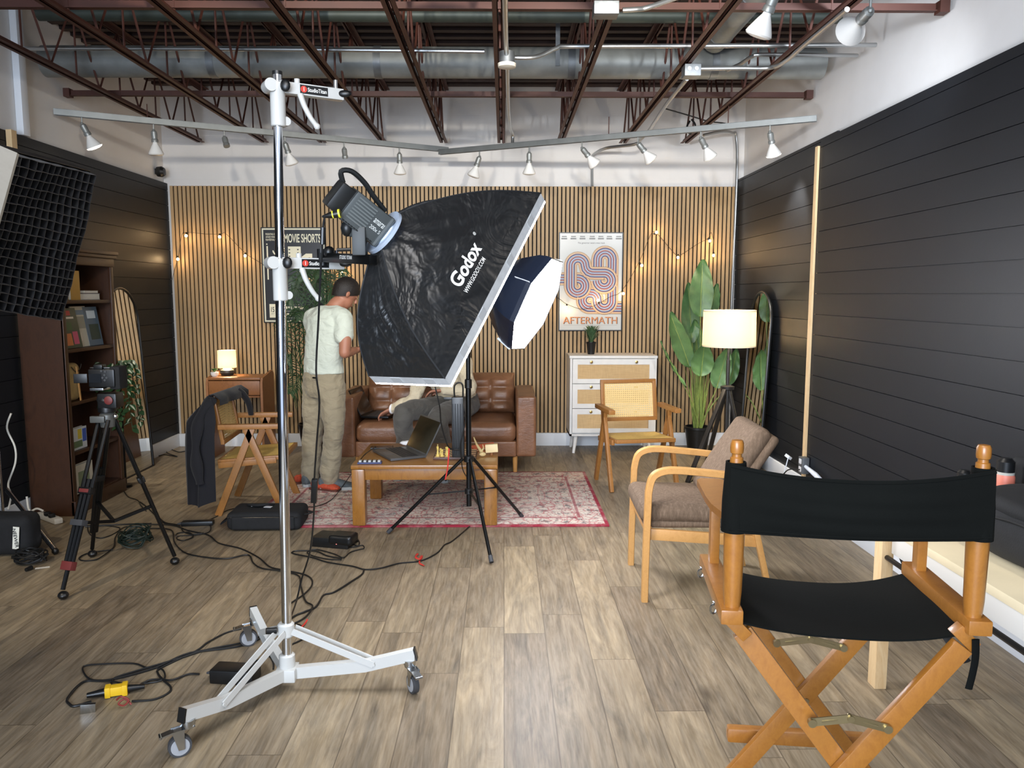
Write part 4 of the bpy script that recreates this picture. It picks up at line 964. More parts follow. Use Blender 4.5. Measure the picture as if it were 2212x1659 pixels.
# ---------- side table with lamp
W_NS = wood('mid_oak', '#8a5a32', '#6d4223', .4, (4, 4, 3), 5)
r = E('side_table', 'brown wooden side table with one drawer in the left corner', 'side table', (-2.44, 7.28, 0))
MB().box((0, 0, .738), (.47, .36, .022), None, .004).build('top', W_NS, r)
for s in (-1, 1): MB().prism([(-.18, 0), (.18, 0), (.18, .76), (.14, .79), (-.06, .76), (-.16, .745), (-.18, .70)], .022, (s * .245 - .011, 0, 0), (0, 1, 0), (0, 0, 1)).build('side_panel', W_NS, r)
MB().box((0, .17, .66), (.45, .015, .15)).build('back_panel', W_NS, r)
dr = MB().box((0, -.17, .655), (.46, .022, .13), None, .003).build('drawer', W_NS, r)
MB().box((0, -.188, .665), (.11, .022, .016), None, .005).build('handle', W_NS, dr)
MB().box((0, 0, .575), (.45, .34, .016)).build('shelf', W_NS, r)
def shade_mat(name, c, tr=.6):
    t = NT(name); t.n.remove(t.b); out = [n for n in t.n if n.type == 'OUTPUT_MATERIAL'][0]
    a = t.n.new('ShaderNodeBsdfDiffuse'); a.inputs[0].default_value = lin(c); b = t.n.new('ShaderNodeBsdfTranslucent'); b.inputs[0].default_value = lin(c)
    m = t.n.new('ShaderNodeMixShader'); m.inputs[0].default_value = tr; t.L(a.outputs[0], m.inputs[1]); t.L(b.outputs[0], m.inputs[2]); t.L(m.outputs[0], out.inputs[0]); return t.m
SHD = shade_mat('linen_shade', '#f6ecd6')
def bulb(parent, c, power, col=(1, .72, .42), r_=.03):
    q = MB().ball(c, .022, 12).build('bulb', em('warm_bulb', '#ffd9a0', 20), parent, False)
    l = bpy.data.lights.new('lamp_bulb_light', 'POINT'); l.energy = power; l.color = col; l.shadow_soft_size = r_
    o = bpy.data.objects.new('lamp_bulb_light', l); COL.objects.link(o); o.location = PM(parent) @ Vector(c)
r = E('table_lamp', 'small lit table lamp with pale drum shade on the side table', 'lamp', (-2.565, 7.30, .749))
MB().lathe([(.03, 0), (.055, .008), (.068, .03), (.062, .052), (.035, .066), (.012, .07), (.01, .085)]).build('base', P('charcoal_ceramic', '#2f2d2a', .4), r)
MB().lathe([(.045, .058), (.035, .068), (.012, .073)]).build('base_collar', P('cream_ceramic', '#cfc3a8', .5), r)
o = MB().lathe([(.083, .075), (.080, .235)], cap=False, n=40).build('shade', SHD, r); mod_solid(o, .0015)
bulb(r, (0, 0, .15), 12, (1, .80, .55))
def tuft(parent, n, R, H, w, mat, z0=0, seed=1, name='foliage', droop=.3, kmin=.3):
    rr = random.Random(seed); b = MB()
    for k in range(n):
        a = rr.uniform(0, 2 * PI); e = rr.uniform(kmin, 1); h = H * rr.uniform(.6, 1); d = V(math.cos(a), math.sin(a), 0); s = V(-d.y, d.x, 0)
        rad = R * e; ps = [d * (rad * t ** 1.3) * (1 if t < 1 else 1) + V(0, 0, z0 + h * math.sin(min(1, t) * (PI / 2 + droop * e)) ) for t in (0, .25, .5, .75, 1)]
        ww = [w * x for x in (.5, 1, .9, .6, .05)]
        for i in range(4): b._f([b.bm.verts.new(p) for p in (ps[i] - s * ww[i], ps[i] + s * ww[i], ps[i + 1] + s * ww[i + 1], ps[i + 1] - s * ww[i + 1])])
    return b.build(name, mat, parent)
GR = P('leaf_green', '#4f7a3f', .5, var=.3, vs=10)
r = E('potted_succulent', 'tiny green plant in a white pot beside the small table lamp', 'plant', (-2.655, 7.22, .749))
MB().lathe([(.022, 0), (.034, .015), (.036, .04), (.03, .042)]).build('pot', WHP, r); tuft(r, 40, .05, .035, .008, GR, .04, 3)

# ---------- floor lamp
DKW = P('dark_tripod_wood', '#25221f', .45, var=.2, vs=8)
r = E('floor_lamp', 'lit tripod floor lamp with large pale drum shade, in front of the tall leafy plant', 'lamp', (1.895, 6.6, 0))
o = MB().lathe([(.218, 1.062), (.214, 1.366)], cap=False, n=56).build('shade', SHD, r); mod_solid(o, .002)
MB().lathe([(.2195, 1.062), (.2195, 1.074), (.2165, 1.074), (.2165, 1.062)], cap=False, n=56).build('shade_trim', P('shade_trim', '#e9dcc0', .7), o); MB().lathe([(.2160, 1.354), (.2155, 1.367), (.2125, 1.367), (.213, 1.354)], cap=False, n=56).build('shade_trim', P('shade_trim', '#e9dcc0', .7), o)
MB().cyl((0, 0, .70), (0, 0, 1.20), .011).cyl((0, 0, .745), (0, 0, .95), .016).build('stem', DKW, r)
MB().lathe([(.02, .69), (.055, .70), (.058, .725), (.02, .735)]).build('hub_disc', DKW, r)
for f in (V(-.425, -.44, 0), V(.14, -.15, 0), V(-.05, .40, 0)):
    MB().bar(f * .08 + V(0, 0, .70), f, .034, .024, (0, 0, 1), .004).build('leg', DKW, r)
MB().cyl((-.005, -.02, .70), (-.01, -.03, .12), .012, n=12).build('centre_rod', DKW, r)
bulb(r, (0, 0, 1.23), 26, (1, .86, .66), .04)
MB().bar((-.21, 0, 1.35), (.21, 0, 1.35), .003, .003).bar((0, -.21, 1.35), (0, .21, 1.35), .003, .003).build('spider', KM, r)

# ---------- arched mirrors
MIR = P('mirror_glass', '#e8ebea', .02, 1); FRM = P('mirror_frame_black', '#141414', .4)
def mirror(label, wd, ht, loc, rz, tilt):
    r = E('arched_mirror', label, 'mirror', loc, 0, None, (tilt, 0, rz)); hw = wd / 2
    prof = [(-hw, 0), (hw, 0), (hw, ht - hw)] + [(hw * math.cos(a), ht - hw + hw * math.sin(a)) for a in [PI * k / 20 for k in range(1, 20)]] + [(-hw, ht - hw)]
    MB().prism(prof, .012, (0, 0, 0), (1, 0, 0), (0, 0, 1)).build('backing', FRM, r)
    MB().loft([[V(x, -.013, z) for x, z in prof], [V(x * .5, -.013, ht * .45 + (z - ht * .45) * .5) for x, z in prof]], False).loft([[V(x * .5, -.013, ht * .45 + (z - ht * .45) * .5) for x, z in prof], [V(x * .01, -.013, ht * .45 + (z - ht * .45) * .01) for x, z in prof]], False).build('glass', MIR, r)
    pts = [V(x, -.014, z) for x, z in prof]
    MB().tube(pts + pts[:2], .011, 8, False).build('frame', FRM, r)
    return r
# local: front faces -y, width along x
mirror('arched leaning mirror by the right wall, reflecting slats and the big green leaves', .56, 1.52, (2.16, 6.76, .0), -PI / 2, -.045)
mirror('arched mirror leaning on the left wall beyond the bookcase, reflecting the small lamp', .56, 1.55, (-3.10, 6.56, .0), PI / 2, -.05)
# ================================================================== BOOKCASE AND CONTENTS
W_BC = wood('dark_walnut_stain', '#3e2413', '#2e190b', .4, (3, 3, 1.2), 5)
bx0, bx1, by0, by1 = -3.205, -2.915, 5.24, 5.95
r = E('bookcase', 'tall dark brown wooden bookcase at the left wall behind the camera tripod', 'bookcase', ((bx0 + bx1) / 2, (by0 + by1) / 2, 0))
for y in (by0 + .011, by1 - .011): MB().box2((bx0, y - .011, 0), (bx1, y + .011, 1.74)).build('side_panel', W_BC, r, True)
MB().box2((bx0, by0 + .022, .1), (bx0 + .01, by1 - .022, 1.74)).build('back_panel', W_BC, r, True)
SZ = [.10, .42, .76, 1.12, 1.45]
for z in SZ: MB().box2((bx0 + .01, by0 + .022, z - .014), (bx1 - .004, by1 - .022, z + .010), .002).build('shelf', W_BC, r, True)
MB().box2((bx1 - .02, by0, 0), (bx1 + .012, by1 + .01, .10), .005).build('plinth', W_BC, r, True)
MB().box2((bx0, by0 - .012, 1.70), (bx1 + .012, by1 + .012, 1.76), .004).box2((bx0, by0 - .025, 1.76), (bx1 + .028, by1 + .025, 1.785), .006).box2((bx0, by0 - .035, 1.785), (bx1 + .038, by1 + .035, 1.81), .006).build('cornice', W_BC, r, True)
for y in (by0 + .02, by1 - .02): MB().box2((bx1 - .012, y - .02, .1), (bx1 + .006, y + .02, 1.70), .003).build('face_stile', W_BC, r, True)
def book(label, y0, z0, dy, dz, dx, cov, x=bx1 - .05, tilt=0, gz=0, group='books and magazines in the bookcase', flat=False, art=None):
    q = E('book', label, 'book', (x - dx / 2, y0 + dy / 2, z0), 0, group, (0, tilt, gz))
    if flat:
        MB().box((0, 0, dz / 2), (dx - .006, dy - .006, dz - .005)).build('pages', P('page_white', '#d8d3c6', .8), q); cv = MB().box((0, 0, dz - .0015), (dx, dy, .003)).box((0, 0, .0015), (dx, dy, .003)).box((-dx / 2 + .0015, 0, dz / 2), (.003, dy, dz)).build('cover', P('cover', cov, .5), q)
    else:
        MB().box((-.001, 0, dz / 2), (dx - .004, dy - .006, dz - .006)).build('pages', P('page_white', '#d8d3c6', .8), q); cv = MB().box((dx / 2, 0, dz / 2), (.002, dy, dz)).box((-dx / 2, 0, dz / 2), (.002, dy, dz)).build('cover', P('cover', cov, .4), q)
        for (c, yy, zz, w_, h_) in (art or []):
            MB().box((dx / 2 + .0013, yy * dy, zz * dz), (.0006, w_ * dy, h_ * dz)).build('cover_picture', P('cover_art', c, .5), cv)
    return q
book('thick white paged book lying flat on the top open shelf of the bookcase', 5.58, SZ[4] + .010, .27, .045, .19, '#8c8f94', flat=True)
book('small pale book on top of the white book in the bookcase', 5.64, SZ[4] + .056, .19, .022, .14, '#6b5a48', flat=True)
book('upright dark yellow book at the near end of the top open shelf', 5.42, SZ[4] + .010, .12, .20, .02, '#a37a2c', x=bx1 - .03)
book('magazine with green and pink picture leaning in the bookcase, nearest the camera', 5.33, SZ[3] + .012, .215, .275, .006, '#32402e', x=bx1 - .035, tilt=-.16, art=[('#b8403e', -.1, .88, .5, .12), ('#e3ddd0', .05, .76, .5, .05), ('#d07a45', -.2, .22, .35, .3), ('#c4506e', .2, .25, .3, .32), ('#3f5a34', -.15, .55, .5, .2)])
book('pale magazine leaning beside the green and pink one', 5.50, SZ[3] + .012, .20, .285, .006, '#b9b4a2', x=bx1 - .05, tilt=-.14, art=[('#8f8c7c', 0, .6, .7, .3), ('#6e7f8c', .1, .85, .6, .12), ('#c9c3b2', -.2, .25, .3, .2)])
book('magazine with blue-white forest picture at the right of the leaning row', 5.66, SZ[3] + .012, .19, .28, .006, '#4d6273', x=bx1 - .045, tilt=-.15, art=[('#c9d5dc', 0, .8, .6, .2), ('#2f4038', .05, .35, .7, .4)])
book('small coloured picture book on the shelf behind the tripod legs', 5.31, SZ[1] + .012, .20, .15, .03, '#c3c6c2', x=bx1 - .03, art=[('#c9b23c', .05, .7, .25, .45), ('#3b58a4', .35, .6, .25, .6), ('#5f7350', -.1, .25, .6, .3)])
book('green covered book lying low behind the tripod legs', 5.34, SZ[1] - .30, .24, .20, .03, '#c4bda9', x=bx1 - .04, art=[('#7c8a6b', 0, .5, .6, .5)])
q = E('burlap_bag', 'tan burlap sack on the shelf beside the camera', 'bag', (bx1 - .09, 5.40, SZ[2] + .010))
smoothbox('sack', (0, 0, .13), (.13, .17, .26), P('burlap', '#a58b58', .95, bump=.4, bs=90, var=.2), q, .04, .03)
MB().tube(crv([V(.07, -.05, .24), V(.075, 0, .20), V(.075, .05, .22), V(.075, .07, .25)]), .003, 6).build('tie_string', P('tie_dark', '#2b241a', .8), q)
tag(MB().bar((bx1 + .0, 5.41, SZ[2] + .012), (bx1 - .012, 5.40, SZ[2] + .25), .006, .016, (0, 1, 0), .002).build('wooden_stick', W_ARM), 'flat pale wooden stick standing in front of the burlap sack', 'stick')
# trailing plant in its pot on the bookcase shelf
q = E('trailing_plant', 'trailing plant with white-edged leaves hanging beside the camera at the left', 'plant', (bx1 - .05, by1 + .12, .0))
pc = V(bx1 - .05, by1 + .12, 0)
MB().lathe([(.05, 0), (.05, .02), (.012, .03), (.012, .84), (.06, .85), (.06, .86)], pc).build('plant_stand', KM, q, True)
MB().lathe([(.045, .86), (.07, .90), (.072, .97), (.062, .975), (.06, .95)], pc).build('pot', P('grey_pot', '#9b978c', .6), q, True)
LFG = P('pothos_green', '#2f4a2a', .45, var=.3, vs=20); LFW = P('pothos_cream', '#b3b79a', .5)
bs, bl, bw = MB(), MB(), MB()
rr = random.Random(5)
def leafq(b, p, d, n, L, W, k=1):
    d = d.normalized(); s = d.cross(n).normalized(); n = s.cross(d)
    pr = [(0, 0), (.25, .8), (.5, 1), (.75, .75), (1, 0)]
    le = [b.bm.verts.new(p + d * L * t + s * W * w + n * .25 * W * w - V(0, 0, .3 * L * t * t)) for t, w in pr[1:-1]]
    ri = [b.bm.verts.new(p + d * L * t - s * W * w + n * .25 * W * w - V(0, 0, .3 * L * t * t)) for t, w in pr[1:-1]]
    mi = [b.bm.verts.new(p + d * L * t - V(0, 0, .3 * L * t * t)) for t, w in pr]
    for sd in (le, ri):
        b._f((mi[0], sd[0], mi[1])); b._f((mi[1], sd[0], sd[1], mi[2])); b._f((mi[2], sd[1], sd[2], mi[3])); b._f((mi[3], sd[2], mi[4]))
for (x, y, L) in ((.03, -.07, .40), (.05, -.03, .50), (.06, .02, .46), (.0, -.07, .26), (-.04, -.08, .30), (.06, -.06, .34), (.02, -.08, .48)):
    a = pc + V(x * .5, y * .5, .97); pts = crv([a, pc + V(x * 1.4, y * 1.4, .99), pc + V(x * 1.8, y * 1.8, .9), pc + V(x * 1.9, y * 1.9, .97 - L * .6), pc + V(x * 1.7 + .02, y * 1.9, .97 - L)])
    bs.tube(pts, .0025, 5)
    for i in range(1, len(pts), 1):
        p = pts[i]; an = rr.uniform(-2.6, 1.2); d = V(math.cos(an), -abs(math.sin(an)) - .2, rr.uniform(-.5, .2)); n = V(rr.uniform(-.3, .3), -.6, 1)
        l_ = rr.uniform(.05, .075); leafq(bl, p, d, n, l_, l_ * .33)
        if rr.random() < .5: leafq(bw, p + V(0, -.002, .002), d, n, l_ * .96, l_ * .10)
bs.build('stems', LFG, q, True); bl.build('leaves', LFG, q, True); bw.build('leaf_variegation', LFW, q, True)
# ================================================================== PLANTS
BOPG = NT('big_leaf_green'); ob = BOPG.noise(BOPG.map(), 7, 4); BOPG.L(BOPG.ramp(ob, [(.3, '#33522f'), (.7, '#527847')]), BOPG.b.inputs['Base Color']); BOPG.b.inputs['Roughness'].default_value = .45; BOPG = BOPG.m
STG = P('stalk_green', '#7d8f4a', .55, var=.25, vs=20)
pp = V(1.83, 7.32, 0)
r = E('bird_of_paradise_plant', 'tall artificial plant with broad paddle leaves in a black pot behind the lamp', 'plant', pp)
MB().lathe([(.085, 0), (.118, .235), (.125, .24), (.125, .26), (.112, .262), (.108, .22), (.001, .21)], pp).build('pot', K, r, True)
MB().lathe([(.107, .212), (.001, .222)], pp, cap=False).build('soil', P('soil', '#2a211a', 1, bump=.6, bs=80), r, True)
LV = [((1513, 684), (1518, 560), .125, 7.20, (0, -1, .15)), ((1489, 792), (1447, 674), .105, 7.12, (.3, -1, .1)), ((1514, 812), (1522, 742), .115, 7.10, (0, -1, .3)), ((1548, 838), (1572, 752), .10, 7.2, (-.2, -1, .1)),
      ((1495, 740), (1486, 610), .095, 7.42, (0, -1, 0)), ((1532, 690), (1548, 612), .085, 7.40, (.3, -1, 0)), ((1480, 838), (1423, 738), .03, 7.05, (.7, -.4, .1)), ((1575, 830), (1592, 752), .07, 7.35, (-.4, -1, 0)), ((1508, 780), (1500, 690), .09, 7.45, (0, -1, 0))]
for i, (b0, t0, wd, Y, n) in enumerate(LV):
    A = D(b0[0], b0[1], Y); T = D(t0[0], t0[1], Y - .06); L = (T - A).length; d = (T - A) / L; n = Vector(n).normalized(); s = d.cross(n).normalized(); n = s.cross(d).normalized()
    if n.y > 0: n = -n
    def lf(u, v):
        w_ = wd * (math.sin(PI * min(1, u ** .85 * .97 + .02)) ** .62) * (1 - .25 * u); x = (v - .5) * 2
        return A + d * L * u + s * w_ * x + n * (-.10 * L * (2 * u - 1) ** 2 * -.4 - .35 * wd * (1 - abs(x)) * .5 + .006 * math.sin(22 * u + 5 * x) * abs(x)) 
    lo = MB().grid(lf, 22, 10).build('leaf', BOPG, r, True, 80); mod_solid(lo, .0012)
    stem = crv([V(pp.x + .03 * math.cos(i * 2.1), pp.y + .03 * math.sin(i * 2.1), .21), lerp(V(pp.x + .03 * math.cos(i * 2.1), pp.y, .21), A, .55) + V(0, 0, .03), A, A + d * L * .9 - n * .0], 6)
    MB().tube(stem, [.0075 - .006 * k / len(stem) for k in range(len(stem))], 6).build('stalk', STG, r, True)
b = MB(); rr = random.Random(8)
for k in range(26):
    a = rr.uniform(0, 2 * PI); e = rr.uniform(.03, .16); h_ = rr.uniform(.45, .95)
    b.tube([pp + V(.03 * math.cos(a), .03 * math.sin(a), .2), pp + V(e * .6 * math.cos(a), e * .6 * math.sin(a), .2 + h_ * .6), pp + V(e * math.cos(a), e * math.sin(a), .2 + h_)], [.005, .004, .001], 5)
b.build('grass_stems', STG, r, True)
# palm behind the standing man
PG = P('palm_green', '#30492c', .5, var=.3, vs=8)
r = E('palm_plant', 'tall potted palm between the film poster and the standing man', 'plant', (-1.78, 7.30, 0)); q0 = V(-1.78, 7.30, 0)
MB().lathe([(.10, 0), (.14, .28), (.145, .30), (.13, .30), (.125, .26), (.001, .25)], q0).build('pot', K, r, True)
rr = random.Random(12)
for i, (x, y, Y) in enumerate([(690, 598, 7.0), (655, 606, 7.1), (722, 640, 7.0), (622, 652, 7.1), (640, 622, 7.3), (612, 705, 7.0), (706, 615, 7.3), (620, 780, 7.0), (628, 850, 6.95), (735, 700, 7.1), (672, 590, 7.25), (742, 600, 7.2), (650, 690, 6.95), (760, 640, 7.3)]):
    T = D(x, y, Y); A = q0 + V(rr.uniform(-.04, .04), rr.uniform(-.04, .04), .26); mid = V(lerp(A, T, .42).x, lerp(A, T, .42).y, max(T.z * .80, .75)); top = V(lerp(A, T, .8).x, lerp(A, T, .8).y, T.z + .06)
    st = crv([A, mid, top, T], 9); b = MB().tube(st, [.008 - .0065 * k / len(st) for k in range(len(st))], 5)
    for j in range(9, len(st)):
        t = j / len(st); tdir = (st[min(j + 1, len(st) - 1)] - st[j - 1]).normalized(); s = tdir.cross(V(.2, -1, .2)).normalized()
        for sg_ in (-1, 1):
            for dd_ in (0,):
                L = .21 * (1.15 - t * .6) * rr.uniform(.8, 1.1); dr_ = (tdir * .75 + s * sg_ * .75 + V(0, rr.uniform(-.25, .1), -.12)).normalized(); p = st[j] + tdir * dd_ * .03
                w_ = tdir * .0075; e1 = p + dr_ * L * .5 + V(0, 0, .01); e2 = p + dr_ * L - V(0, 0, .07)
                b._f([b.bm.verts.new(v_) for v_ in (p - w_ * .5, p + w_ * .5, e1 + w_, e1 - w_)]); b._f([b.bm.verts.new(v_) for v_ in (e1 - w_, e1 + w_, e2)])
    b.build('frond', PG, r, True, 80)
r = E('potted_grass_plant', 'small spiky plant in a black pot on top of the white chest', 'plant', (.835, 7.50, .93))
MB().lathe([(.032, 0), (.046, .10), (.049, .105), (.049, .118), (.042, .118), (.04, .09), (.001, .088)]).build('pot', K, r)
tuft(r, 150, .13, .19, .006, P('grass_green', '#4c6a48', .5, var=.35, vs=30), .09, 4, droop=.25, kmin=.05)
tuft(r, 14, .22, .13, .005, bpy.data.materials['grass_green'], .09, 9, 'long_leaves', .5, .7)
# ================================================================== POSTERS
FR = P('poster_frame', '#141414', .35); YP = YB - .036
def flat(b, pts, z): b._f([b.bm.verts.new(V(x, z, y)) for x, y in pts])
class Post:
    def __init__(s, X0, Z1, u0, v0, sc): s.X0, s.Z1, s.u0, s.v0, s.sc = X0, Z1, u0, v0, sc
    def p(s, u, v, k=0): return V(s.X0 + (u - s.u0) * s.sc, YP - .014 - k * .00035, s.Z1 - (v - s.v0) * s.sc)
    def rect(s, u0, v0, u1, v1, k, mat, par, nm): return s.poly([(u0, v0), (u1, v0), (u1, v1), (u0, v1)], k, mat, par, nm)
    def poly(s, pts, k, mat, par, nm):
        b = MB(); b._f([b.bm.verts.new(s.p(u, v, k)) for u, v in pts]); return b.build(nm, mat, par, True)
    def text(s, body, u, v, h, w_, mat, par, bold=.01, k=3, rot=0, nm='lettering'):
        c, n = math.cos(rot), math.sin(rot); return text(body, h * s.sc, s.p(u, v, k), (c, 0, n), (-n, 0, c), mat, par, nm, w_ * s.sc, bold, lift=0)
def arc(cx, cy, rad, a0, a1, n=14): return [(cx + rad * math.cos(math.radians(lerp(a0, a1, k / n))), cy - rad * math.sin(math.radians(lerp(a0, a1, k / n)))) for k in range(n + 1)]
def frame_poster(label, PX, uv, mat, framecol):
    u0, v0, u1, v1 = uv; a = PX.p(u0, v1); c = PX.p(u1, v0); r = E('framed_poster', label, 'poster', ((a.x + c.x) / 2, YP, (a.z + c.z) / 2))
    MB().box2((a.x, YP - .013, a.z), (c.x, YP, c.z)).build('sheet', mat, r, True)
    b = MB(); t = .009
    for p_, q_ in (((a.x - t, a.z - t), (c.x + t, a.z)), ((a.x - t, c.z), (c.x + t, c.z + t)), ((a.x - t, a.z), (a.x, c.z)), ((c.x, a.z), (c.x + t, c.z))): b.box2((p_[0], YP - .020, p_[1]), (q_[0], YP, q_[1]))
    b.build('frame', framecol, r, True); return r
PA = Post(.545, 2.085, 75, 40, .000598)
r = frame_poster('framed AFTERMATH poster with looping retro stripes above the white chest', PA, (75, 40, 1085, 1600), P('poster_grey', '#c3c5c2', .25, spec=.7), FR)
LAY = [('#2b2522', 105), ('#cda476', 101), ('#2b2522', 89), ('#e7cba4', 85), ('#6a3a4a', 75), ('#35517f', 63), ('#e6ecee', 47), ('#35517f', 41), ('#c68a60', 33), ('#8d3740', 25), ('#35517f', 16), ('#e6ecee', 4)]
def sB(p0, p1, n=12): return [(lerp(p0[0], p1[0], t), lerp(p0[1], p1[1], t * t * (3 - 2 * t))) for t in [k / n for k in range(1, n)]]
pathA0 = [(75, 770), (370, 770)] + arc(370, 887, 117, 88, -90)
pathA1 = arc(370, 887, 120, -90, -180) + arc(367, 555, 117, 180, 0) + [(498, 610), (535, 655), (590, 677), (640, 680), (800, 680)] + arc(800, 797, 117, 88, -30)
pathA2 = arc(800, 797, 117, -30, -180)
pathB0 = [(690, 640), (690, 470)] + arc(808, 460, 118, 178, 0) + [(926, 1000)]
pathB2 = [(926, 980)] + arc(808, 1130, 118, 0, -178) + [(684, 1075), (660, 1035), (620, 1008)] + arc(565, 1118, 117, 88, 150)
pathB1 = arc(565, 1118, 117, 150, 270) + [(700, 1235), (1085, 1235)]
k0 = 1
for nm, path in (('loop_stripes', pathB0), ('loop_stripes', pathB1), ('loop_stripes', pathB2), ('loop_stripes', pathA0), ('loop_stripes', pathA2), ('loop_stripes', pathA1)):
    b = MB(); ms = []
    n = len(path)
    for li, (c, hw) in enumerate(LAY):
        b.mi = li; ms.append(P('stripe%d' % li, c, .4) if k0 == 1 else bpy.data.materials['stripe%d' % li]); L_, R_ = [], []
        for i, (x, y) in enumerate(path):
            x0, y0 = path[max(0, i - 1)]; x1, y1 = path[min(n - 1, i + 1)]; dx, dy = x1 - x0, y1 - y0; m = math.hypot(dx, dy) or 1
            L_.append(b.bm.verts.new(PA.p(max(75, min(1085, x - dy / m * hw)), y + dx / m * hw, k0 + li * .2))); R_.append(b.bm.verts.new(PA.p(max(75, min(1085, x + dy / m * hw)), y - dx / m * hw, k0 + li * .2)))
        for i in range(n - 1): b._f((L_[i], L_[i + 1], R_[i + 1], R_[i]))
    b.build(nm, ms, r, True); k0 += 2.6
OR1 = P('title_orange', '#c98149', .5); DK1 = P('title_shadow', '#33303a', .5)
PA.text('AFTERMATH', 585, 1447, 112, 885, DK1, r, 0, 1); PA.text('AFTERMATH', 575, 1442, 112, 885, OR1, r, 0, 3)
for u in (145, 293, 440, 598, 738, 875, 1025):
    PA.text('NAME', u, 92, 24, 84, P('poster_small', '#8a8c8c', .6), r, 0, 1) if False else PA.rect(u - 40, 84, u + 40, 100, 1, P('poster_small', '#8f9191', .6), r, 'small_print')
    PA.rect(u - 48, 114, u + 48, 138, 1, bpy.data.materials['poster_small'], r, 'small_print')
PA.text('The governor wears nose mask', 585, 198, 34, 440, DK1, r, 0, 1)
PA.rect(140, 1520, 1020, 1524, 1, bpy.data.materials['poster_small'], r, 'small_print')
PM_ = Post(-2.325, 2.13, 45, 85, .000592)
BLK = P('poster_black', '#17171a', .3, spec=.6); CRM = P('poster_cream', '#dfdcc4', .5)
r = frame_poster('black MOVIE SHORTS film festival poster behind the tall stand', PM_, (45, 85, 1055, 1600), CRM, FR)
PM_.rect(68, 110, 1032, 1575, .5, BLK, r, 'print_ground')
PM_.text('MOVIE SHORTS', 700, 245, 140, 590, CRM, r, .02)
for k, (t_, w_) in enumerate((('PRESENTING OUR', 180), ('AWARD WINNING', 190), ('FILM FESTIVAL', 145))): PM_.text(t_, 105 + w_ / 2, 180 + 45 * k, 32, w_, CRM, r, .012)
PM_.rect(113, 370, 135, 912, 1, CRM, r, 'print_bar'); PM_.poly(arc(120, 340, 11, 0, 330, 10), 1, CRM, r, 'print_dot')
PM_.rect(460, 378, 668, 600, 1, CRM, r, 'film_strip')
for k in range(4):
    for u in (470, 608): PM_.rect(u, 418 + 54 * k, u + 26, 436 + 54 * k, 2, BLK, r, 'film_hole')
PM_.poly([(600, 600), (750, 492), (852, 492), (852, 650), (600, 720)], 1.5, CRM, r, 'ribbon'); PM_.poly([(630, 780), (880, 575), (992, 575), (992, 720), (660, 870)], 2, CRM, r, 'ribbon')
PM_.text('FILM', 750, 600, 62, 140, BLK, r, .01, 3, .3); PM_.text('FEST', 770, 785, 75, 170, BLK, r, .01, 3, .3)
for v in (460, 800, 920, 1140): PM_.poly(arc(292, v - 20, 85, 180, 300, 14) + list(reversed(arc(305, v - 30, 78, 190, 292, 14))), 1, CRM, r, 'crescent'); PM_.rect(262, v - 55, 306, v - 35, 1, CRM, r, 'print_bar')
PM_.rect(128, 1310, 230, 1532, 1, CRM, r, 'date_box'); PM_.text('15', 180, 1400, 85, 50, BLK, r, .02, 2); PM_.text('JULY', 180, 1470, 26, 50, BLK, r, 0, 2)
for v, u1 in ((1320, 620), (1425, 620), (1535, 620)): PM_.rect(240, v, u1, v + 5, 1, CRM, r, 'print_line')
PM_.rect(240, 1350, 700, 1395, 1, CRM, r, 'print_line'); PM_.rect(240, 1460, 620, 1500, 1, CRM, r, 'print_line')
# ================================================================== STRING LIGHTS
BW = em('fairy_bulb', '#ffcf8a', 26)
def string_lights(label, path, bulbs):
    r = E('string_lights', label, 'string lights', D(path[0][0], path[0][1], 7.69))
    MB().tube(crv([D(x, y, 7.695 if not (1208 < x < 1345 or 560 < x < 695) else 7.68) for x, y in path], 5), .0022, 5).build('wire', P('wire_black', '#1c1712', .6), r, True)
    for x, y, dx, dy in bulbs:
        p = D(x, y, 7.68 if not (1208 < x < 1345 or 560 < x < 695) else 7.665); d = V(dx, -.3, -dy).normalized()
        q = MB().axis([(.009, 0), (.010, .012), (.008, .02)], p, d, 10).build('socket', K, r, True)
        MB().ball(p + d * .032, .0135, 10, (1, 1, 1)).build('bulb', BW, q, True)
        l = bpy.data.lights.new('fairy_light', 'POINT'); l.energy = .55; l.color = (1, .68, .36); l.shadow_soft_size = .012
        o = bpy.data.objects.new('fairy_light', l); COL.objects.link(o); o.location = p + d * .035 + V(0, -.022, 0)
string_lights('warm bulbs strung from the left slats across the film poster', [(370, 610), (378, 580), (386, 550), (392, 510), (402, 502), (440, 505), (476, 506), (488, 505), (530, 547), (560, 566), (600, 590), (660, 598), (700, 600), (738, 583), (765, 562), (780, 555)],
              [(384, 553, .1, 1), (403, 503, 0, .6), (475, 505, 0, .8), (530, 546, 0, .8), (664, 596, 0, .6), (738, 583, .1, 1)])
string_lights('warm bulbs strung from the striped poster zigzag to the right corner', [(1200, 640), (1212, 648), (1225, 657), (1260, 668), (1294, 655), (1320, 640), (1343, 628), (1380, 567), (1404, 510), (1416, 502), (1440, 528), (1462, 552), (1475, 548), (1505, 528), (1529, 515), (1536, 502), (1541, 520), (1541, 545)],
              [(1225, 657, -.2, 1), (1294, 655, -.3, -.8), (1344, 628, .2, .6), (1382, 568, .6, .8), (1412, 506, .9, -.6), (1465, 550, -.1, .6), (1529, 515, .5, .7), (1541, 545, 0, 1)])
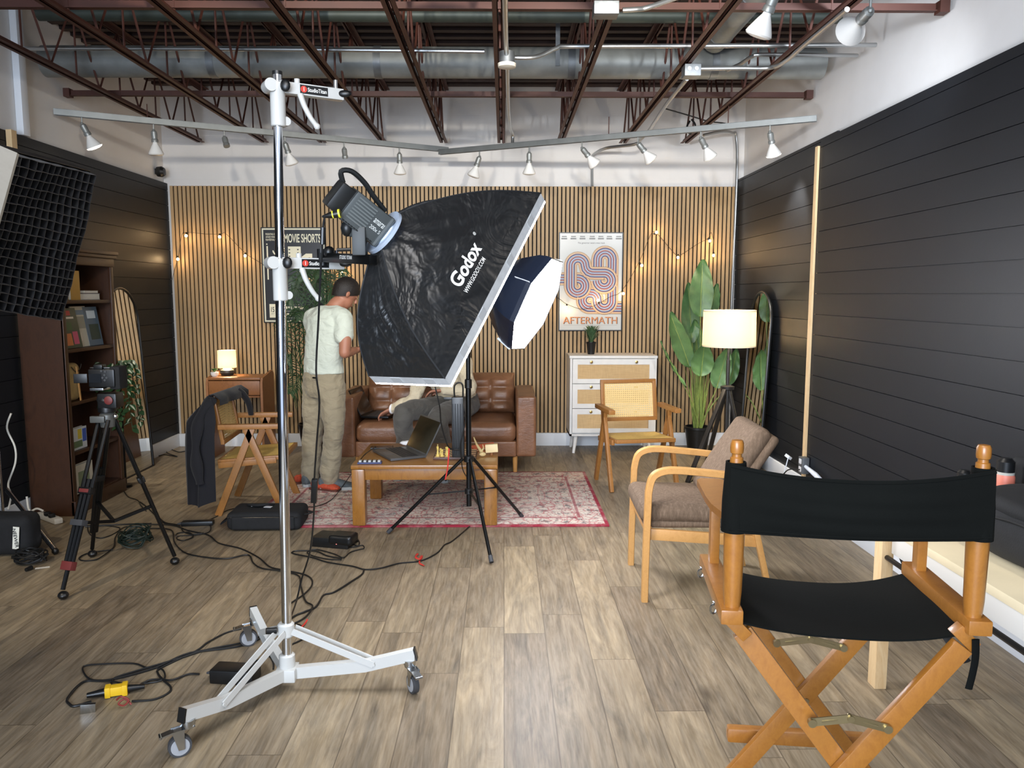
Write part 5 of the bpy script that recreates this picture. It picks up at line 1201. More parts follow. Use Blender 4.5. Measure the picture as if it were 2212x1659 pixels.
# ================================================================== SMALL THINGS ON TABLE AND SOFA
def laptop(label, c, rz, W_=.36, Dp=.25, ang=110, col='#4b4c4f', kb=True):
    r = E('laptop', label, 'laptop', c, rz); M_ = P('laptop_shell', col, .35, .6); L2 = P('laptop_dark', '#17181a', .4)
    b_ = MB().box((0, 0, .010), (W_, Dp, .016), None, .003).build('base', M_, r)
    MB().box((0, .02, .0184), (W_ * .9, Dp * .45, .001)).build('keyboard', L2, b_)
    k = MB()
    for i in range(14):
        for j in range(5): k.box((-W_ * .42 + i * W_ * .0646, -.025 + j * .0225, .0196), (W_ * .053, .017, .0016))
    k = k.build('keys', P('keys_grey', '#2c2d30', .5), b_); k['kind'] = 'stuff'
    MB().box((0, -.08, .0184), (W_ * .28, .055, .001)).build('touchpad', P('pad_grey', '#5c5d60', .35), b_)
    a = math.radians(ang); d = V(0, -math.cos(a) * 1, math.sin(a)); h = V(0, Dp / 2, .016)
    n = V(0, -math.sin(a), -math.cos(a)); R = Matrix(((1, 0, 0), tuple(d), tuple(n))).transposed()
    lid = MB().box(h + d * Dp * .5, (W_, Dp, .008), R, .003).build('lid', M_, r)
    MB().box(h + d * Dp * .5 + n * .0045, (W_ * .96, Dp * .92, .001), R).build('screen', P('dark_screen', '#15160f', .12), lid)
    return r
tz = .4125
laptop('open grey laptop on the coffee table with its screen tilted back', G(860, 985, tz) + V(0, .04, 0), math.radians(-62), .37, .25, 118, '#6c6e70')
laptop('open black laptop on the left sofa cushion', D(822, 915, 6.72) - V(0, 0, .01), math.radians(82), .34, .24, 115, '#191a1c')
bpy.data.objects['laptop.001'].location.z = .462
def on(px, py): return G(px, py, tz)
r = E('smartphone', 'flat black phone at the back left of the coffee table', 'phone', on(825, 968), .1)
MB().box((0, 0, .005), (.16, .075, .009), None, .003).build('body', K, r); MB().box((0, 0, .0098), (.15, .068, .001)).build('screen', P('dark_screen2', '#111111', .1), r)
r = E('pen_tray', 'small blue tray with white and black pieces at the front left of the coffee table', 'tray', on(799, 1001), .05)
MB().box((0, 0, .006), (.155, .055, .010), None, .003).build('tray', P('blue_tray', '#3d4672', .5), r)
for k in range(5): MB().box((-.06 + k * .03, 0, .0165), (.018, .035, .011), None, .002).build('battery', P('battery_grey', '#b8bab8', .4) if k % 1 == 0 else K, r)
for k in range(4): MB().box((-.045 + k * .03, 0, .0155), (.006, .04, .009)).build('divider', K, r)
r = E('paper_tissue', 'crumpled white tissue behind the laptop on the coffee table', 'tissue', on(880, 962), 0)
o = MB().ball((0, 0, .018), .05, 18, (1.2, .6, .34)).build('tissue_sheet', P('tissue_white', '#e4e4e6', .8), r); mod_noise(o, .03, .04)
# chess
cb0 = on(985, 984); bw_ = .27
r = E('chess_board', 'wooden chess board on the coffee table behind the slim black stand', 'chess board', cb0, 0)
MB().box((0, 0, .008), (bw_ * 1.06, bw_ * 1.06, .016), None, .003).build('board', wood('board_rim', '#54301c', '#3f2214'), r)
for nm, par_, col in (('light_squares', 0, '#d5b98c'), ('dark_squares', 1, '#6e3524')):
    b = MB()
    for i in range(8):
        for j in range(8):
            if (i + j) % 2 == par_: b.box2((-bw_ / 2 + i * bw_ / 8, -bw_ / 2 + j * bw_ / 8, .0155), (-bw_ / 2 + (i + 1) * bw_ / 8, -bw_ / 2 + (j + 1) * bw_ / 8, .0168))
    b.build(nm, P(nm, col, .4), r)
YC = P('boxwood', '#dcc26a', .4)
def piece(dx, dy, h, kind, label):
    p = cb0 + V(dx, dy, .0168); q = E('chess_piece', label, 'chess piece', p, 0, 'pale chess pieces')
    MB().lathe([(.013, 0), (.0135, .004), (.009, .009), (.006, h * .35), (.005, h * .6), (.009, h * .68), (.006, h * .74), (.0085, h * .82), (.008, h * .92), (.001, h)], n=16).build('body', YC, q)
    if kind: MB().box((0, 0, h + .004), (.003, .003, .012)).box((0, 0, h + .005), (.008, .003, .003)).build('cross', YC, q)
piece(-.115, -.10, .07, 1, 'tall pale chess king next to the laptop screen'); piece(-.085, -.11, .05, 0, 'pale chess piece at the near edge of the board')
piece(-.05, -.10, .065, 0, 'pale chess queen right of the king'); piece(-.10, -.05, .045, 0, 'pale chess pawn behind the king'); piece(-.06, -.05, .055, 0, 'pale chess bishop behind the queen')
r = E('antler', 'pale curved antler standing on the coffee table right of the black stand', 'antler', on(1033, 985), 0)
MB().tube(crv([V(.03, -.02, .012), V(.02, 0, .03), V(-.01, 0, .08), V(-.03, 0, .13)]), [.016 - .0007 * k for k in range(19)], 10).tube(crv([V(.02, 0, .03), V(.035, .01, .05), V(.03, .02, .075)]), [.008 - .0005 * k for k in range(13)], 8).ball((.03, -.02, .016), .016, 10, (1.5, 1, 1)).build('antler_bone', P('bone', '#d2bb86', .5, var=.2, vs=30), r)
r = E('wooden_block', 'pale wooden block on a short handle at the back right of the coffee table', 'block', on(1062, 983), 0)
MB().box((0, 0, .048), (.085, .04, .055), (0, -.08, 0), .004).build('block_head', P('pale_wood_block', '#e3cfa0', .5), r); MB().cyl((-.10, 0, .03), (-.04, 0, .045), .009, n=12).cyl((0, 0, .0), (0, 0, .03), .012, n=12).build('handle', W_NS, r)
r = E('book', 'orange paper leaflet lying on the coffee table behind the antler', 'leaflet', on(1045, 968), .25)
MB().box((0, 0, .012), (.17, .13, .012), (0, -.1, 0)).build('cover', P('orange_card', '#cf5a35', .5), r)
# ================================================================== BAGS AND BOXES ON THE FLOOR
r = E('laptop_bag', 'black laptop bag lying on the floor beside the rug, behind the tall stand', 'bag', (-1.535, 5.02, 0), .03)
smoothbox('bag_body', (0, 0, .062), (.47, .27, .118), KF, r, .035, .014)
smoothbox('front_pocket', (0, -.13, .055), (.40, .035, .085), KF, r, .014, .006)
MB().tube([V(-.22, -.135, .09), V(0, -.15, .095), V(.22, -.135, .09)], .003, 6).build('zip', KM, r)
MB().tube(crv([V(-.26, -.04, .05), V(-.29, -.05, .03), V(-.27, .04, .05)]), .012, 8, sy=.4).build('side_loop', KF, r); MB().tube(crv([V(.24, -.04, .08), V(.285, -.02, .09), V(.24, .05, .08)]), .012, 8, sy=.4).build('side_loop', KF, r)
MB().tube(crv([V(-.14, .05, .125), V(-.12, .0, .14), V(-.06, -.03, .143), V(0, 0, .14), V(.02, .05, .125)]), .009, 8).build('handle', KF, r)
r = E('paper_scrap', 'small crumpled white papers lying on top of the black laptop bag', 'paper', (-1.60, 5.04, .127), 0)
MB().box((0, 0, .003), (.10, .05, .002), (0, .05, .3)).box((.07, -.04, .002), (.05, .03, .002), (.04, 0, -.2)).build('paper_sheet', P('scrap_white', '#c8c9cc', .7), r)
def psu(label, p, d, rz, name='power_adapter', led=None):
    r = E(name, label, 'power adapter', p, rz); MB().box((0, 0, d[2] / 2), d, None, .008).build('case', K, r)
    MB().tube([V(-d[0] / 2, 0, d[2] / 2), V(-d[0] / 2 - .03, 0, d[2] / 2 - .005)], [.01, .004], 10).build('strain_relief', RUB, r)
    if led: MB().ball((d[0] * .2, -d[1] / 2, d[2] * .55), .006, 8).build('indicator', em('red_led', '#ff5a4a', 3), r)
    return r
psu('large black power brick on the floor behind the white stand leg', (-1.05, 2.94, 0), (.175, .085, .055), -.12)
r = psu('black power unit with a red light on the floor in front of the rug', (-1.02, 4.62, 0), (.24, .15, .06), -.25, 'power_adapter', True)
smoothbox('cable_bundle', (.07, -.03, .055), (.15, .12, .06), K, r, .02, .02)
psu('slim black adapter on the floor left of the laptop bag', (-2.00, 5.03, 0), (.20, .06, .03), .12)
r = E('yellow_adapter', 'yellow plastic plug adapter joining black cables on the floor', 'adapter', G(253, 1502, 0), math.radians(20))
MB().box((0, 0, .022), (.075, .034, .034), None, .004).box((.028, 0, .022), (.02, .042, .042), None, .004).box((-.03, 0, .022), (.02, .04, .04), None, .004).build('adapter_body', P('yellow', '#e0b41f', .4), r)
MB().cyl((-.035, 0, .02), (-.10, 0, .018), .016, .009, 12).build('plug', K, r); MB().cyl((.035, 0, .02), (.095, 0, .018), .015, .008, 12).build('plug', K, r)
tag(MB().box(G(190, 1530, .018), (.05, .012, .04), (.2, .1, .35), .002).build('metal_plate', ZN), 'small square metal tag on the cable loop at the lower left', 'metal tag')
tag(MB().tube(crv([G(252, 1512, .03), G(262, 1505, .045), G(278, 1512, .03), G(268, 1524, .015), G(256, 1520, .02), G(270, 1510, .03), G(284, 1522, .01)]), .0035, 6).build('cable_tie', P('dark_red_tie', '#7c2a22', .6)), 'dark red tie knotted beside the yellow adapter', 'strap')
tag(MB().tube(crv([G(902, 1196, .01), G(898, 1203, .02), G(906, 1208, .02), G(912, 1200, .01), G(906, 1215, .006), G(916, 1222, .006)]), [.006 + .002 * math.sin(k) for k in range(31)], 6, sy=.5).build('cable_tie', P('red_tie2', '#c8342c', .5)), 'bright red tie on the single cable in the middle of the floor', 'strap')
tag(MB().tube(crv([G(632, 1360, .012), G(648, 1357, .012), G(660, 1345, .012), G(664, 1338, .02)]), .004, 6).build('cable_tie', bpy.data.materials['red_tie2']), 'red strap on the cables just behind the white stand base', 'strap')
# cables
CBL = P('black_cable', '#121212', .5)
def c7(pts): return [(100 + .3888 * x, 1080 + .3888 * y) for x, y in pts]
def c6(pts): return [(.2773 * x, 860 + .2773 * y) for x, y in pts]
NC = [0]
def cable(label, pts, r_=.0042, cat='cable'):
    NC[0] += 1; z = r_ + .0015 * (NC[0] % 3)
    return tag(MB().tube(crv([G(x, y, z + (.003 if i % 4 == 2 else 0)) for i, (x, y) in enumerate(pts)], 6), r_, 7).build('power_cable', CBL), label, cat, None)
cable('long black cable from the left adapter past the tall stand to its base', c7([(215, 150), (400, 137), (560, 135), (700, 140), (790, 170), (900, 195), (960, 240), (1080, 270), (1180, 320), (1240, 370), (1310, 388), (1420, 410), (1470, 435), (1475, 475), (1430, 525), (1340, 590), (1330, 650), (1300, 700), (1240, 730), (1100, 790), (900, 830), (740, 880), (500, 950), (380, 990), (360, 1030)]))
cable('second black cable running from the left beside the first to the stand base', c7([(555, 158), (690, 165), (710, 230), (740, 270), (790, 300), (900, 320), (1010, 325), (1120, 305), (1150, 350), (1200, 380), (1300, 393), (1400, 420), (1415, 480), (1440, 560), (1480, 590), (1440, 650), (1370, 690), (1300, 720)]))
cable('thick black cable looping to the metal tag at the lower left', c7([(1765, 385), (1755, 412), (1700, 450), (1600, 512), (1540, 530), (1500, 592), (1440, 620), (1380, 645), (1300, 705), (1100, 805), (800, 850), (600, 935), (350, 1000), (210, 1010), (120, 1100), (130, 1135), (160, 1145), (250, 1120)]), .005)
cable('single black cable crossing the floor past the bright red tie to the rug edge', c7([(2360, 140), (2260, 225), (2212, 250), (2170, 295), (2080, 338), (1960, 352), (1860, 378), (1770, 386), (1700, 368), (1560, 345), (1480, 320), (1380, 300), (1365, 290), (1400, 282), (1500, 285), (1560, 310), (1640, 325)]))
cable('black cable coiled behind the power unit with the red light', c7([(1640, 332), (1560, 328), (1480, 310), (1450, 290), (1500, 275), (1600, 300), (1650, 320), (1690, 290), (1740, 275), (1765, 268), (1755, 252), (1700, 262), (1680, 255), (1690, 240), (1730, 255), (1738, 230), (1700, 195), (1640, 200)]), .0035)
cable('black cable reaching from the castor to the power brick plug', c7([(1085, 715), (1000, 738), (900, 790), (830, 840), (640, 932), (620, 962), (650, 1000), (690, 1038), (682, 1070), (600, 1108), (475, 1118)]))
cable('thin black cable loop lying around the yellow adapter', c7([(540, 1020), (620, 1008), (660, 985), (640, 938), (560, 932), (480, 908), (300, 912), (208, 925), (215, 970), (260, 1000), (380, 1010), (450, 1030)]), .0035)
cable('black lead from the large power brick to the cable loops', c7([(850, 968), (790, 968), (700, 1000), (640, 998), (580, 1000), (530, 1022), (520, 1030)]))
cable('short black lead between the power brick and the stand hub', c7([(1085, 918), (1140, 905), (1200, 880), (1240, 868), (1262, 900), (1262, 940)]), .0035)
cable('black cable loops beside the slim adapter at the left', c7([(745, 133), (700, 140), (640, 120), (600, 80)]) + c7([(560, 40), (520, 10)]), .004)
cable('curled black cable under the slim adapter', c7([(900, 132), (915, 150), (900, 180), (820, 195), (740, 200), (725, 215), (760, 225), (815, 205), (790, 180), (730, 185), (720, 200)]), .0035)
cable('black cable from the slim adapter towards the laptop bag', c7([(895, 115), (940, 95), (1000, 60), (1060, 45), (1130, 42)]), .0035)
cable('thin cable on the bare floor by the right wall of the bookcase', c6([(940, 605), (1040, 560), (1130, 512), (1160, 490), (1100, 500), (1085, 465), (1150, 440), (1230, 450), (1280, 440), (1380, 455), (1300, 425), (1330, 400), (1400, 420), (1500, 398)]), .004)
cable('black cable curling by the right tripod foot', c6([(1240, 930), (1290, 970), (1390, 990), (1430, 1040), (1500, 1060), (1587, 1050)]), .0035)
cable('black cable lying near the tripod spreader', c6([(680, 1000), (700, 1060), (780, 1090), (880, 1060), (930, 1010), (760, 990), (690, 995), (1000, 980), (1180, 975)]), .0035)
cable('black cable loop in front of the tripod legs', c6([(1110, 1010), (1050, 1000), (960, 1010), (900, 1080), (890, 1150), (860, 1185), (800, 1230), (740, 1260), (640, 1265), (620, 1240), (700, 1205), (880, 1180)]), .0038)
cable('black cable behind the bookcase foot leading to the tripod', c6([(965, 725), (1000, 770), (1070, 795), (1100, 840), (1140, 880)]), .0035)
cable('thin black cord on the floor behind the armchair and lamp', [(1450, 935), (1448, 985), (1460, 1000), (1475, 1020), (1520, 1028), (1500, 1035), (1485, 1048)], .003)
tag(MB().tube(crv([G(640, 1093, .02), G(680, 1094, .02), G(715, 1080, .02), G(740, 1050, .05), G(760, 1022, .2), D(785, 985, 5.0), on(812, 968) + V(0, 0, .01)]), .003, 6).build('charger_cable', CBL), 'thin black charger cable rising from the floor to the phone on the table', 'cable')
def tangle(label, c, rx, ry, rz_, n, mat, r_=.0035, seed=1, name='cable_coil'):
    rr = random.Random(seed); pts = []
    for k in range(n * 10):
        t = k / 10 * 2 * PI; q = k // 10; rr2 = random.Random(seed * 100 + q); e = rr2.uniform(.55, 1); e2 = rr2.uniform(.5, 1); ph = rr2.uniform(-.6, .6)
        pts.append(V(c[0] + rx * e * math.cos(t + ph * .3), c[1] + ry * e2 * math.sin(t), r_ + rz_ * rr2.random() + rz_ * .3 * (1 + math.sin(t * 1.7 + q))))
    return tag(MB().tube(crv(pts, 3), r_, 6).build(name, mat), label, 'cable coil')
tangle('dark green bundle of coiled cord on the floor beside the tripod', (-2.205, 4.60), .10, .11, .07, 16, P('green_cord', '#15241c', .55), .0042, 3)
tangle('black coiled cable with a plug beside the black weight bag', (-2.655, 4.30), .10, .07, .05, 12, CBL, .005, 8)
tag(MB().cyl(G(68, 1226, .012), G(56, 1231, .012), .013, .01, 10).build('plug', K), 'small black plug lying on the floor at the far left', 'plug')
tag(MB().box(G(92, 1226, .002), (.07, .02, .0015), (0, 0, .4)).build('paper_tag', P('paper_white', '#d9d2c4', .8)), 'small white paper tag on the floor near the black plug', 'paper')
r = E('weight_bag', 'black weight bag with a white lettered label at the far left', 'bag', (-2.90, 4.47, 0), 0)
smoothbox('bag_body', (0, 0, .125), (.37, .17, .235), KF, r, .05, .02)
lb = MB().box((.130, -.101, .125), (.035, .003, .13), (0, .1, 0)).build('label', P('label_white', '#dddccf', .6), r)
text('NEEWER', .019, V(-2.90 + .130, 4.47 - .1045, .125), (.1, 0, -1), (1, 0, .1), K, r, 'lettering', .11, .01)
r = E('light_stand', 'shiny chrome stand leg reaching out beside the black weight bag', 'light stand', (-3.10, 4.75, 0))
MB().cyl((-3.15, 4.85, .0), (-3.15, 4.85, 1.3), .014).build('column', CH, r, True)
a_, c_ = V(-3.08, 4.80, .30), V(-2.60, 4.45, .02)
MB().cyl(a_, c_, .013, n=16).build('leg', CH, r, True); MB().ball(c_, .02, 10).build('rubber_foot', K, r, True)
r = E('power_strip', 'white power strip on the floor at the corner of the bookcase', 'power strip', V(-3.03, 5.145, .0), math.radians(-38))
MB().box((0, 0, .02), (.28, .055, .038), None, .01).build('strip_body', P('strip_white', '#d5d2c8', .45), r)
b = MB()
for k in range(3): b.box((-.08 + k * .055, -.01, .045), (.03, .03, .016), None, .004)
for nm_, x in (('plug', .01), ('plug', .075)): MB().box((x, -.015, .052), (.04, .035, .028), None, .008).build(nm_, K, r)
tag(MB().tube(crv([D(24, 893, 5.0), D(15, 925, 5.0), D(32, 965, 5.0), D(33, 1000, 5.0), D(18, 1045, 5.0), D(24, 1070, 5.0), D(18, 1100, 5.0)]), .006, 8).build('white_cable', P('white_cord', '#d6d2c6', .5)), 'thick white cord hanging at the far left edge beside the bookcase', 'cable')
tag(MB().tube(crv([V(-3.18, 5.16, .16), V(-3.16, 5.14, .08), V(-3.13, 5.13, .05), V(-3.17, 5.10, .03), V(-3.14, 5.18, .07), V(-3.10, 5.20, .05)]), .007, 8).build('white_cable', bpy.data.materials['white_cord']), 'white cord knotted over the end of the power strip', 'cable')
# ================================================================== RIGHT SIDE: BENCH, BAGS, BOX ON WALL
r = E('workbench', 'pale pine workbench along the right wall behind the director chair', 'bench', (1.78, 2.3, 0))
MB().box2((1.44, 1.2, .615), (2.12, 2.90, .645), .003).build('bench_top', P('birch_ply', '#e6d7b4', .5, var=.06, vs=5), r, True)
for x in (1.415, 2.06): MB().box2((x, 2.84, 0), (x + .045, 2.90, .615 if x > 2 else .645), .003).build('leg', M_PINE, r, True)
for x in (1.415, 2.06): MB().box2((x, 1.25, 0), (x + .045, 1.31, .615), .003).build('leg', M_PINE, r, True)
MB().box2((1.445, 1.32, .54), (1.465, 2.83, .615), .002).build('side_rail', P('bench_white', '#d9d6cf', .45), r, True)
r = E('camera_bag', 'large black padded bag lying on the pine workbench', 'bag', (1.80, 2.30, .646))
smoothbox('bag_body', (0, 0, .10), (.48, .84, .19), KF, r, .085, .04, nscale=.25)
smoothbox('lid_flap', (-.02, 0, .18), (.40, .62, .05), KF, r, .024, .02)
MB().tube(crv([V(-.24, -.3, .13), V(-.235, 0, .16), V(-.24, .3, .12)]), .004, 6).build('zip', KF, r)
r = E('camera_bag', 'black case standing behind the orange bottle against the right wall', 'bag', (1.99, 2.78, .646)); smoothbox('bag_body', (0, 0, .13), (.22, .16, .26), KF, r, .03, .01)
r = E('orange_bottle', 'coral orange bottle with black cap on the workbench', 'bottle', (0, 0, 0))
MB().lathe([(.030, 0), (.033, .006), (.033, .215), (.030, .225)], n=24).build('bottle_body', P('coral', '#e0806a', .45), r)
MB().lathe([(.0305, .225), (.0305, .236)], n=24).build('neck_ring', P('clear_grey', '#b9b7ad', .3), r); MB().lathe([(.030, .236), (.030, .278), (.018, .292), (.001, .293)], n=20).build('cap', K, r)
r.location = (1.825, 2.79, .6465); r.scale = (.98, .98, .9)
bt = r
sm = dup(bt, (1.70, 2.83, .6465), 0, 'small coral bottle half hidden behind the right finial of the director chair'); sm.scale = (.8, .8, .72); bt['group'] = sm['group'] = 'coral bottles on the workbench'
tag(MB().tube(crv([V(1.50, 2.95, .60), V(1.47, 2.7, .47), V(1.50, 2.55, .35), V(1.52, 2.45, .30)]), .016, 10, sy=.4).build('bag_strap', KF), 'wide black strap hanging behind the director chair seat', 'strap')
tag(MB().tube([V(1.435, 1.3, .52), V(1.435, 2.88, .52)], .010, 10).build('black_tube', KM), 'straight black tube fixed along the side of the workbench', 'tube')
dcR = Matrix.Rotation(math.radians(-7), 4, 'Z'); dq = lambda v: Vector((.812, 1.765, 0)) + (dcR @ Vector(v))
tag(MB().tube(crv([dq((.272, -.02, .715)), dq((.274, -.02, .67)), dq((.270, -.02, .63)), dq((.264, -.02, .595))]), .009, 8, sx=1, sy=.35).build('canvas_strap', CANV), 'black strap dangling from the right seat corner of the director chair', 'strap')
r = E('outlet_box', 'galvanised outlet box on the pine batten at the right wall', 'electrical box', V(2.12, 5.44, .30))
MB().box((0, 0, 0), (.05, .075, .115), None, .004).build('box_body', M_GALV, r)
for z in (-.028, .028): MB().box((-.026, 0, z), (.004, .04, .035), None, .004).build('outlet', P('outlet_white', '#dadada', .4), r)
tag(MB().tube([V(2.115, 5.39, .30), V(2.11, 5.2, .285), V(2.115, 4.80, .20), V(2.115, 4.55, .155)], [.012, .018, .016, .016], 12).build('wall_pipe', P('white_plastic', '#dfe6f0', .35)), 'white pipe sloping down the right wall from the outlet box', 'pipe')
tag(MB().tube(crv([V(2.09, 5.43, .27), V(2.03, 5.50, .25), V(2.0, 5.60, .14), V(1.98, 5.72, .02), V(2.02, 5.9, .01), V(2.08, 6.05, .01), V(2.0, 6.1, .012), V(1.95, 5.95, .01), V(2.05, 5.75, .03), V(2.1, 5.6, .12)]), .0045, 7).build('power_cable', CBL), 'black cables from the outlet box curling behind the armchair', 'cable')
tag(MB().box(V(2.06, 5.58, .33), (.03, .05, .022), (.3, .5, .4), .004).cyl((2.05, 5.56, .32), (2.0, 5.60, .02), .004, n=8).build('white_plug', bpy.data.materials['white_plastic']), 'white plug on a cable beside the outlet box', 'plug')
# ================================================================== PEOPLE
def skin_mat(name, c):
    t = NT(name); n = t.noise(t.map(), 12, 3); t.L(t.mix(t.math('MULTIPLY', n, .35), c, '#9c6350'), t.b.inputs['Base Color'])
    t.b.inputs['Roughness'].default_value = .5; t.b.inputs['Subsurface Weight'].default_value = .08; t.b.inputs['Subsurface Radius'].default_value = (.02, .008, .004); return t.m
SK = skin_mat('skin', '#a8745c')
def tub(b, pts, rs, n=18, sx=1, sy=1, k=4):
    P_ = crv(pts, k); m = len(pts) - 1; R_ = []
    for i in range(len(P_)):
        t = i / k; j = min(int(t), m - 1); f = t - j; f = f * f * (3 - 2 * f); R_.append(lerp(rs[j], rs[min(j + 1, m)], f))
    b.tube(P_, R_, n, True, sx, sy); b.ball(P_[0], R_[0] * .98, 12); b.ball(P_[-1], R_[-1] * .98, 12)
def ellring(c, u, v, a, b_, n=28): return [c + u * math.cos(2 * PI * k / n) * a + v * math.sin(2 * PI * k / n) * b_ for k in range(n)]
def torso(b, secs, u0):                               # secs: (centre, half width, half depth) ; u0 = across direction(s)
    n = len(secs); rings = []
    for i, sct in enumerate(secs):
        c, a, d = sct[:3]; u = Vector(sct[3] if len(sct) > 3 else u0).normalized(); t = (secs[min(i + 1, n - 1)][0] - secs[max(i - 1, 0)][0]).normalized()
        u = (u - t * u.dot(t)).normalized(); rings.append(ellring(c, u, t.cross(u), a, d))
    b.loft(rings)
def hand(b, w, d, n, L=.18, curl=.5, side=1):         # wrist, direction, palm normal; five fingers
    d = d.normalized(); n = (n - d * n.dot(d)).normalized(); s = d.cross(n) * side; k = L / .18
    b.loft([ellring(w + d * t, s, n, a * k, c * k, 14) for t, a, c in ((-.02, .026, .02), (.02, .034, .016), (.05 * k, .042, .015), (.085 * k, .040, .013), (.098 * k, .03, .01))])
    for i, (o, fl) in enumerate(((-.030, .068), (-.010, .078), (.010, .072), (.030, .056))):
        base = w + d * (.082 * k) + s * o * k; p = [base]; a = .15
        for q in range(3):
            a += curl * (.5 + .25 * q); dd = d * math.cos(a) + n * math.sin(a); p.append(p[-1] + dd * fl * k * (.42, .32, .26)[q])
        b.tube(p, [.0095 * k, .009 * k, .008 * k, .0065 * k], 10); b.ball(p[-1], .0066 * k, 8)
    base = w + d * .028 * k - s * .03 * k; t1 = base + (d * .7 - s * .6 + n * .25).normalized() * .04 * k; t2 = t1 + (d * .9 - s * .1 + n * .4).normalized() * .032 * k
    b.tube([base, t1, t2], [.013 * k, .011 * k, .008 * k], 10); b.ball(t2, .0082 * k, 8)
def head(b, c, f, up, s=1.0):                         # centre of the skull, facing f
    f = f.normalized(); up = (up - f * up.dot(f)).normalized(); r_ = f.cross(up); M3 = Matrix((r_, f, up)).transposed()
    b.ball(c + up * .025, .092 * s, 22, (.86, 1.05, 1.05), M3)
    b.ball(c + f * .022 - up * .045, .072 * s, 20, (.86, .95, 1.05), M3)       # jaw / face
    b.ball(c + f * .052 - up * .088, .030 * s, 12, (1.05, .9, .8), M3)         # chin
    b.tube([c + f * .093 + up * .018, c + f * .112 - up * .022, c + f * .098 - up * .03], [.008, .014, .010], 8)   # nose
    b.ball(c + f * .088 - up * .058, .017 * s, 10, (1.4, .7, .55), M3)         # lips
    for k in (-1, 1):
        b.ball(c + r_ * k * .033 + f * .083 + up * .012, .014, 10, (1.2, .6, .6), M3); b.ball(c + r_ * k * .034 + f * .088 + up * .033, .012, 8, (1.6, .6, .45), M3)
        e = c + r_ * k * .080 - up * .005 - f * .006; b.ball(e, .030, 14, (.28, .62, 1.0), M3 @ Euler((-.15, 0, k * .35)).to_matrix())
def cloth_mat(name, c, var=.08, bs=14, bump=.4, rough=.85):
    t = NT(name); k = lin(c); n = t.noise(t.map(), 3, 4); t.L(t.ramp(n, [(.3, tuple(x * (1 - var) for x in k[:3]) + (1,)), (.7, tuple(min(1, x * (1 + var)) for x in k[:3]) + (1,))]), t.b.inputs['Base Color'])
    w_ = t.noise(t.map((1, 1, 1.6)), bs, 3, .5, 1.2); t.bump(w_, bump, .03); t.b.inputs['Roughness'].default_value = rough; t.b.inputs['Sheen Weight'].default_value = .15; return t.m
HAIR = P('dark_hair', '#1a1513', .6, var=.3, vs=60, bump=.7, bs=160)
# ---------- standing man, back to the camera
Fd = V(.62, .78, 0).normalized(); Rt = V(Fd.y, -Fd.x, 0)
r = E('person', 'standing person in a pale green t-shirt and khaki trousers, back to the camera, head bowed', 'person', (-1.36, 5.93, 0))
pel = D(700, 838, 5.93); pel.z = .88; px_ = pel.x
hp = V(px_, 5.93, .90); wa = D(699, 782, 5.92); ch = D(706, 712, 5.90); nb = D(722, 662, 5.93); hd = D(745, 634, 5.97)
shR = D(742, 688, 5.80); shL = D(676, 688, 6.06); elR = D(744, 762, 5.72); wrR = D(768, 757, 5.90)
elL = D(690, 765, 6.22); wrL = D(752, 758, 6.12)
b = MB()
head(b, hd, (Fd * .75 + V(.35, .0, -.55)), V(.25, .1, 1), .97)
tub(b, [nb + V(-.01, 0, -.05), nb + V(.005, 0, 0), hd + V(-.015, -.01, -.045)], [.066, .058, .056])
torso(b, [(hp, .15, .11), (wa, .14, .10), (ch, .165, .11), (lerp(ch, nb, .75), .13, .09), (nb, .06, .055)], Rt)
tub(b, [shR, lerp(shR, elR, .5) + V(.012, -.01, 0), elR], [.052, .047, .040]); tub(b, [elR, lerp(elR, wrR, .4), wrR], [.042, .038, .026])
tub(b, [shL, lerp(shL, elL, .5), elL], [.052, .047, .040]); tub(b, [elL, lerp(elL, wrL, .4), wrL], [.042, .038, .026])
hand(b, wrR, (Fd + V(.1, .1, .12)), V(-.3, .3, .6), .18, .5, 1); hand(b, wrL, (V(.9, .1, .1)), V(0, -.4, .7), .18, .5, -1)
ankR, ankL = D(712, 1030, 5.92), D(672, 1024, 6.06); ankR.z = .11; ankL.z = .11
knR, knL = D(722, 925, 5.86), D(676, 918, 6.0)
for h_, k_, a_ in ((hp + Rt * .085, knR, ankR), (hp - Rt * .085, knL, ankL)): tub(b, [h_, lerp(h_, k_, .55), k_, lerp(k_, a_, .55), a_], [.075, .066, .050, .044, .036])
bo = b.build('body', SK, r, True); mod_remesh(bo, .0055, 5)
# short hair as a cap following the skull
hf = (Fd * .75 + V(.35, 0, -.55)).normalized(); hu = V(.25, .1, 1); hu = (hu - hf * hu.dot(hf)).normalized(); M3 = Matrix((hf.cross(hu), hf, hu)).transposed()
b = MB()
def hairf(u, v):
    th = PI * (.02 + .60 * v); ph = 2 * PI * u; back = .5 - .5 * math.sin(ph); th *= (.72 + .62 * back)
    sr = math.sin(th) if th < PI / 2 else 1 - .30 * (th - PI / 2) / (PI / 2)
    q = V(.079 * sr * math.cos(ph), .096 * sr * math.sin(ph), .097 * math.cos(th)) * (1.01 - .04 * max(0, v - .8) / .2)
    return hd + hu * .025 + M3 @ (q * (1 + .02 * math.sin(23 * ph) * math.sin(19 * th)))
ho = b.grid(hairf, 48, 24).build('hair', HAIR, r, True, 80); mod_solid(ho, .007, 1)
TS = cloth_mat('pale_green_cotton', '#c7cfc3', .06, 9, .5)
b = MB(); hem = V(hp.x, hp.y, 0) + V(0, 0, .925); u1 = Rt
